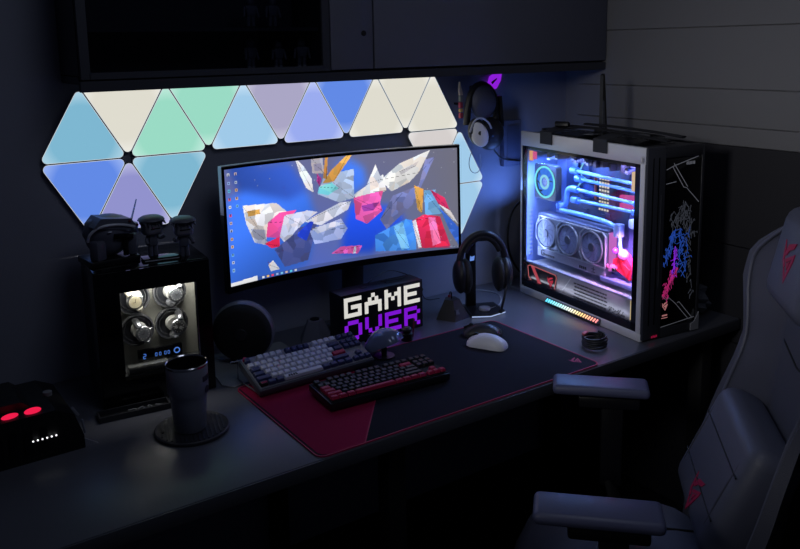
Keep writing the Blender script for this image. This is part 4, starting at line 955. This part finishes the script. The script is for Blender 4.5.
# ================================================================ TUMBLER, COASTER
co = thing('coaster', 'round ribbed black coaster under the tumbler', 'coaster', (.198, -.494, DZ))
obj('disc', MB().lathe([(0, 0), (.082, 0), (.086, .003), (.086, .008), (.083, .010), (.080, .008), (0, .008)], None, 48), mat('coaster grey', (50, 51, 60), .5), co)
for k in range(15):
    x = -.07+k*.01; l = math.sqrt(max(0, .077**2-x*x))*2
    obj('rib', MB().box((x, 0, .0088), (.004, l, .0016)), mat('coaster rib', (40, 41, 50), .5), co, rot=(0, 0, -.25), smooth=False)
obj('hole', MB().cyl((-.067, .01, .0082), (-.067, .01, .0104), .004, n=14), BLACKM, co)
tu = thing('tumbler', 'tall grey open tumbler with dark lettering standing on the coaster', 'tumbler', (.192, -.500, DZ+.0098))
CUPM = mat('tumbler enamel', (122, 126, 142), .38)
obj('body', MB().lathe([(0, 0), (.034, 0), (.036, .003), (.041, .07), (.044, .088), (.0465, .094), (.0475, .158), (.046, .160), (.0452, .157)], None, 48, False), CUPM, tu)
obj('liner', MB().lathe([(.0451, .159), (.0435, .095), (.036, .06), (.034, .006), (0, .005)], None, 48, False), mat('tumbler liner', (14, 14, 19), .85, spec=.1), tu)
obj('steel_rim', MB().lathe([(.0478, .156), (.0484, .1605), (.0470, .1625), (.0452, .1605)], None, 48, False), CHROME, tu)
q = MB()
for k in range(4):
    a = -1.05+k*.15
    q.box((.0474*math.cos(a), .0474*math.sin(a), .128), (.0045, .0014, .013), (0, 0, a+PI/2)); q.box((.0474*math.cos(a+.04), .0474*math.sin(a+.04), .1235+.008*(k % 2)), (.004, .0014, .003), (0, 0, a+PI/2))
obj('lettering', q, mat('tumbler ink', (40, 44, 62), .5), tu, smooth=False)['kind'] = 'stuff'
a = -.80
obj('printed_badge', MB().prism(circ(.009, 20), 0, .001, Matrix.Rotation(a+PI/2, 4, 'Z') @ Matrix.Translation((0, -.0468, .100)) @ FRONT), mat('tumbler ink', (40, 44, 62), .5), tu, smooth=False)

# ================================================================ LEFT CONSOLE AND TRAY
cn = thing('game_console', 'black angular console at the left with red lights and white dots', 'console', (-.235, -.335, DZ), .02)
obj('body', MB().prism([(-.20, 0), (.205, 0), (.205, .03), (.188, .085), (.150, .105), (-.20, .105)], -.105, .10, FRONT), mat('console black', (6, 6, 8), .5), cn, smooth=False)
obj('top_hood', MB().prism([(-.18, .105), (.11, .105), (.09, .122), (-.18, .122)], -.09, .05, FRONT), mat('console black', (6, 6, 8), .5), cn, smooth=False)
RED = emis('console red', (240, 30, 75), 1.0)
for x, s in ((.062, (.018, .012, .004)), (.108, (.018, .014, .005))): obj('red_light', MB().sph((x, -.075+.0, .1065), 1, s, (0, 0, .25)), RED, cn)
for k in range(6): obj('indicator', MB().sph((.098+k*.0095, -.1060, .050), .0021, n=10), emis('white dots', (235, 235, 240), 1.6), cn)
ptm = mat('console silver trim', (150, 152, 165), .35, .3)
obj('side_strip', MB().box((.195, -.075, .080), (.006, .010, .024), (0, -.5, 0), bev=.001), ptm, cn); obj('side_strip', MB().box((.208, -.085, .045), (.004, .008, .034), (0, -.1, 0), bev=.001), ptm, cn)
obj('side_fin', MB().prism([(.206, .020), (.235, .0), (.206, .0)], .09, .098, FRONT), ptm, cn, smooth=False)
obj('top_knob', MB().cyl((.155, .0, .103), (.155, 0, .112), .010), GREYP, cn)
for k in range(5): obj('vent_slot', MB().box((k*.03, -.1055, .05), (.016, .001, .05)), BLACKG, cn, smooth=False)
ty = thing('flat_tray', 'flat black tray with small clutter in front of the watch winder', 'tray', (.115, -.318, DZ), -.10)
obj('tray_body', MB().ring([(-.085, -.022), (.085, -.022), (.085, .022), (-.085, .022)], [(-.081, -.018), (.081, -.018), (.081, .018), (-.081, .018)], 0, .014), DARKG, ty, smooth=False)
obj('tray_floor', MB().box((0, 0, .0015), (.162, .036, .003)), BLACKP, ty, smooth=False)
for k, L in enumerate(('leftmost small metal clip in the flat tray', 'second small metal clip from the left in the flat tray', 'third small metal clip from the left in the flat tray', 'rightmost small metal clip in the flat tray')):
    q = -.005+k*.022
    o = thing('small_clip', L, 'clip', (.115+q, -.318-q*.10, DZ+.0032), k*.7+.2, 'small metal clips in the flat tray')
    obj('wire', MB().tube([(-.010, -.004, .002), (.010, -.005, .002), (.011, .004, .004), (-.008, .005, .005)], .0016, 6, 2), GREYP, o)

# ================================================================ CABLE COIL, STRAPS, ANTENNA, BAG
cc = thing('cable_coil', 'coiled black cable with pink plug lying at the desk edge by the case', 'cable', (1.345, -.690, DZ))
mb = MB(); pts = []
for k in range(72):
    a = k*2*PI/14; pts.append(((.036+.003*math.sin(k*.9))*math.cos(a), (.036+.003*math.cos(k*.7))*math.sin(a), .0042+.0062*k/14))
obj('loops', mb.tube(pts, .0033, 8, 1), mat('coil cable', (38, 39, 46), .4), cc)
obj('binding', MB().tube([(.036, 0, .0), (.046, 0, .012), (.046, 0, .026), (.036, 0, .036), (.027, 0, .026), (.027, 0, .012)], .0022, 6, 1, closed=True), BLACKM, cc)
obj('plug', MB().box((-.018, .020, .040), (.026, .010, .007), (0, 0, .3), bev=.002), mat('pink plug', (190, 90, 100), .5), cc)
# straps on the computer case (woven carry straps)
def PCW(k, s, z):
    a = -.1133; return Vector((1.4752+k*math.cos(a)-s*math.sin(a), -.7483+k*math.sin(a)+s*math.cos(a), DZ+z))
def strap(label, pts, wdt, th=.003):
    """flat ribbon through PCW points, width along s"""
    mb = MB(); b = mb.b; n = len(pts); rows = []
    P = [PCW(*p) for p in pts]; ax = (PCW(0, 1, 0)-PCW(0, 0, 0)).normalized()
    for i, p in enumerate(P):
        t_ = (P[min(i+1, n-1)]-P[max(0, i-1)]).normalized(); nn = t_.cross(ax).normalized()
        rows.append([b.verts.new(p+ax*sa*wdt/2+nn*so*th/2) for sa, so in ((-1, -1), (1, -1), (1, 1), (-1, 1))])
    for a, c in zip(rows, rows[1:]):
        for k in range(4): b.faces.new((a[k], a[(k+1) % 4], c[(k+1) % 4], c[k]))
    b.faces.new(rows[0][::-1]); b.faces.new(rows[-1])
    o = obj('carry_strap', mb, mat('woven strap', (52, 54, 62), .8, bump=.5, bscale=1500)); return tag(o, label, 'strap', 'carry straps on the computer case')
for s, lb in ((.452, 'black woven strap hanging over the case frame, the one nearer the wall'), (.188, 'black woven strap hanging over the case frame, the one nearer the chair')):
    strap(lb, [(-.003, s, .548), (-.003, s, .578), (-.001, s+.004, .588), (.03, s+.008, .592), (.08, s+.012, .600), (.14, s+.01, .600), (.20, s, .592), (.232, s, .585), (.234, s, .55)], .062)
rb = MB()
def longstrap(label, pts, r, fl):
    o = obj('strap_end', MB().tube([PCW(*p) for p in pts], r, 10, 2, flat=fl), mat('strap ends', (36, 37, 44), .75, bump=.4, bscale=900)); tag(o, label, 'strap', 'carry straps on the computer case')
longstrap('flat black strap running along the case top', [(.06, .54, .589), (.07, .42, .600), (.06, .32, .612), (.08, .22, .606), (.10, .10, .596), (.12, .03, .588)], .016, .22)
longstrap('crossed black strap lying over the case top middle', [(.16, .44, .607), (.15, .34, .610), (.15, .24, .610), (.17, .12, .604), (.19, .04, .596)], .015, .25)
tag(obj('strap_buckle', MB().box(tuple(PCW(.055, .44, .612)), (.022, .05, .018), (0, .3, .4), bev=.005), BLACKP), 'black plastic buckle on the strap nearer the wall', 'buckle')
tag(obj('white_label', MB().box(tuple(PCW(.10, .35, .584)), (.03, .035, .002), (0, 0, .2)), mat('tag grey', (120, 122, 132), .6), smooth=False), 'small grey tag lying on the case top between the straps', 'tag')
an = thing('antenna', 'slim dark upright antenna standing on the case top rear', 'antenna', tuple(PCW(.16, .36, .5735)), .1)
obj('base', MB().box((0, 0, .006), (.04, .03, .012), bev=.003), BLACKP, an)
obj('blade', MB().prism([(-.014, .010), (.016, .010), (.008, .10), (-.004, .205), (-.012, .200)], -.006, .006, FRONT), BLACKP, an, smooth=False)
obj('pale_edge', MB().prism([(-.0135, .012), (.004, .012), (-.004, .115), (-.012, .118)], .006, .0072, FRONT), mat('antenna face', (84, 86, 96), .4), an, smooth=False)
bagt = thing('crumpled_bag', 'crumpled dark grey bag on the desk end behind the case', 'bag', (1.822, -.62, DZ))
def bag(u, v):
    a = 2*PI*u; ph = PI*v; r = math.sin(ph)
    q = 1+.16*math.sin(5*a+3*ph)+.12*math.sin(9*a-5*ph)+.1*math.sin(13*ph+2*a)
    return (.062*r*math.cos(a)*q, .10*r*math.sin(a)*q, max(0, .05+.06*math.cos(ph)*q))
obj('body', MB().grid(bag, 22, 14), mat('bag grey', (100, 102, 112), .6), bagt, smooth=False)
obj('handle', MB().tube([(-.05, -.04, .09), (-.02, -.07, .125), (.03, -.05, .120), (.05, .0, .09)], .008, 8), BLACKM, bagt)

# ================================================================ CHAIR
ch = thing('gaming_chair', 'black leatherette gaming chair with crimson emblems in the right foreground', 'chair', (.679, -.888, 0), 0)
TH = math.atan2(.70, .714); F_ = Vector((-.70, .714, 0)); S_ = Vector((.714, .70, 0))
o_ = Vector((.82, -1.03, 0)) - F_*.20; ch.location = o_; ch.rotation_euler = (0, 0, TH)
def fc(z): return -.20-.365-(z-.48)*.20+.20   # depth (local y, with tips at .20) of the back rest face centre
def back(u, v):
    """closed shell: v goes bottom->top, u around (front face then rear)"""
    z = .46+.80*v
    wz = np.interp(z, [.46, .60, .75, .90, 1.0, 1.08, 1.15, 1.20, 1.26], [.235, .268, .270, .252, .272, .305, .300, .23, .12])
    bump = np.interp(z, [.46, .62, .80, .95, 1.08, 1.15, 1.2, 1.26], [.13, .135, .100, .065, .085, .08, .05, .02])
    yc = -.240-(z-.48)*.14
    s = u*2
    if s <= 1:
        q = -1+2*s; x = wz*q; aq = abs(q)
        k = max(0, (aq-.52)/.48); y = yc+bump*(k**.9)*(1 if k < .8 else 1-((k-.8)/.2)**2*.35)
        if .50 < aq < .56: y -= .006
    else:
        q = 1-2*(s-1); x = wz*q*1.0; aq = abs(q); k = max(0, (aq-.5)/.5)
        y = yc-.075+bump*(k**1.4)*.62
    return (x, y, z)
def chair():
    t = ch
    bk = obj('backrest', MB().grid(lambda u, v: back(u if u < 1 else 1, v), 64, 26), LEATHER, t)
    # piping along the bolster edges and seams
    for s, m in ((0, 0), (1, 1)):
        uu = .035 if s == 0 else .465
        pts = [Vector(back(uu, v/20))+Vector((0, .002, 0)) for v in range(0, 20)]
        obj('piping', MB().tube(pts, .0045, 8, 1), LEATHER2, bk)
    for uu in (.118, .382):
        pts = [Vector(back(uu, v/20))+Vector((0, -.001, 0)) for v in range(3, 19)]
        obj('seam', MB().tube(pts, .0028, 6, 1), BLACKM, bk)
    pts = [Vector(back(.12+.26*k/10, .62+.03*abs(k-5)/5)) for k in range(11)]
    obj('seam', MB().tube(pts, .0028, 6, 1), BLACKM, bk)
    # headrest cushion
    hc = thing_part = obj('headrest', MB().box((0, 0, 0), (.27, .085, .215), bev=.036, seg=4, taper=(.8, .9)), LEATHER2, t, (.005, -.315, 1.178), (.16, 0, 0), label='headrest cushion with crimson emblem')
    obj('emblem', emblem(MB(), .074, Matrix.Translation((-.005, .0405, .0)) @ Matrix.Rotation(PI, 4, 'Z') @ FRONT, 0, .0015), REDT, hc, smooth=False, label='crimson eye shaped emblem')
    obj('clip', MB().tube([(.06, .03, -.085), (.065, .025, -.10), (.075, .02, -.095), (.075, .02, -.08)], .0025, 8), CHROME, hc)
    obj('band', MB().box((0, -.045, 0), (.05, .01, .20), bev=.002), BLACKM, hc)
    # lumbar cushion
    lc = obj('lumbar_cushion', MB().box((0, 0, 0), (.35, .11, .265), bev=.036, seg=4), LEATHER2, t, (.005, -.195, .712), (.42, 0, 0), label='lumbar cushion with crimson emblem')
    obj('emblem', emblem(MB(), .068, Matrix.Translation((-.015, .0552, -.075)) @ Matrix.Rotation(PI, 4, 'Z') @ FRONT, 0, .0015), REDT, lc, smooth=False, label='crimson eye shaped emblem')
    for z in (-.052, .052): obj('seam', MB().tube([(-.155, .055, z), (.155, .055, z)], .002, 6, 0), BLACKM, lc)
    for x in (-.135, .135): obj('piping', MB().tube([(x, .052, -.085), (x, .0565, 0), (x, .052, .085)], .0028, 6, 1), LEATHER, lc)
    # seat
    def seat(u, v):
        a = 2*PI*u; r = min(1, v*2) if v < .5 else min(1, (1-v)*2); c, s = math.cos(a), math.sin(a)
        e = 4; k = (abs(c)**e+abs(s)**e)**(-1/e); x = .265*k*c*r; y = .045+.235*k*s*r
        ed = max(0, (abs(x)/.265-.6)/.4)
        z = (.475+.035*ed*(1-ed*.3)-.03*max(0, (y-.045)/.235)**3-(.028*max(0, r-.9)*10)) if v < .5 else .395+.01*r
        return (x, y, z)
    st_ = obj('seat', MB().grid(seat, 48, 24), LEATHER, t)
    for x in (-.15, .15): obj('seam', MB().tube([(x, -.15, .476), (x, .05, .478), (x, .20, .470)], .0028, 6, 1), BLACKM, st_)
    # armrests
    for s in (-1, 1):
        ar = obj('armrest', MB().box((0, 0, 0), (.088, .238, .026), bev=.0118, seg=3), mat('armrest pad', (88, 92, 124), .42, bump=.1), t, (s*.290, .072 if s > 0 else .102, .767), (0, 0, 0))
        obj('support', MB().box((s*-.005, -.02, -.030), (.06, .15, .030), bev=.006), BLACKP, ar)
        obj('post', MB().box((0, -.03, -.15), (.030, .055, .23), bev=.006), BLACKP, ar)
        obj('adjuster', MB().box((s*.018, -.03, -.10), (.012, .03, .03), bev=.003), GREYP, ar)
        obj('arm_bracket', MB().tube([(0, -.03, -.25), (-s*.02, -.05, -.345), (-s*.12, -.07, -.385), (-s*.22, -.08, -.385)], .020, 10, 2, flat=.6), BLACKM, ar)
        obj('hinge_cover', MB().cyl((s*.245, -.175, .46), (s*.285, -.175, .46), .05), BLACKP, t)
        obj('side_bracket', MB().tube([(s*.262, -.18, .52), (s*.265, -.18, .44), (s*.25, -.12, .392), (s*.15, -.05, .385)], .016, 8, 2), BLACKM, t)
    obj('mechanism', MB().box((0, .0, .372), (.30, .26, .04), bev=.008), BLACKM, t)
    obj('gas_lift', MB().cyl((0, .0, .10), (0, .0, .355), .028, .022), BLACKP, t)
    obj('hub', MB().cyl((0, .0, .085), (0, .0, .145), .05, .038), BLACKP, t)
    for k in range(5):
        a = k*2*PI/5+.3; c, s = math.cos(a), math.sin(a)
        lg = obj('base_leg', MB().tube([(0.03*c, .03*s, .118), (.16*c, .16*s, .108), (.31*c, .31*s, .078)], lambda f: .028-.010*f, 10, 1, flat=.7), BLACKP, t)
        cs = obj('caster', MB().cyl((.31*c-.022*s, .31*s+.022*c, .030), (.31*c-.008*s, .31*s+.008*c, .030), .030), RUBBER, t)
        obj('caster_wheel', MB().cyl((.31*c+.008*s, .31*s-.008*c, .030), (.31*c+.022*s, .31*s-.022*c, .030), .030), RUBBER, cs)
        obj('caster_stem', MB().cyl((.31*c, .31*s, .030), (.31*c, .31*s, .072), .008), BLACKP, cs)
chair()
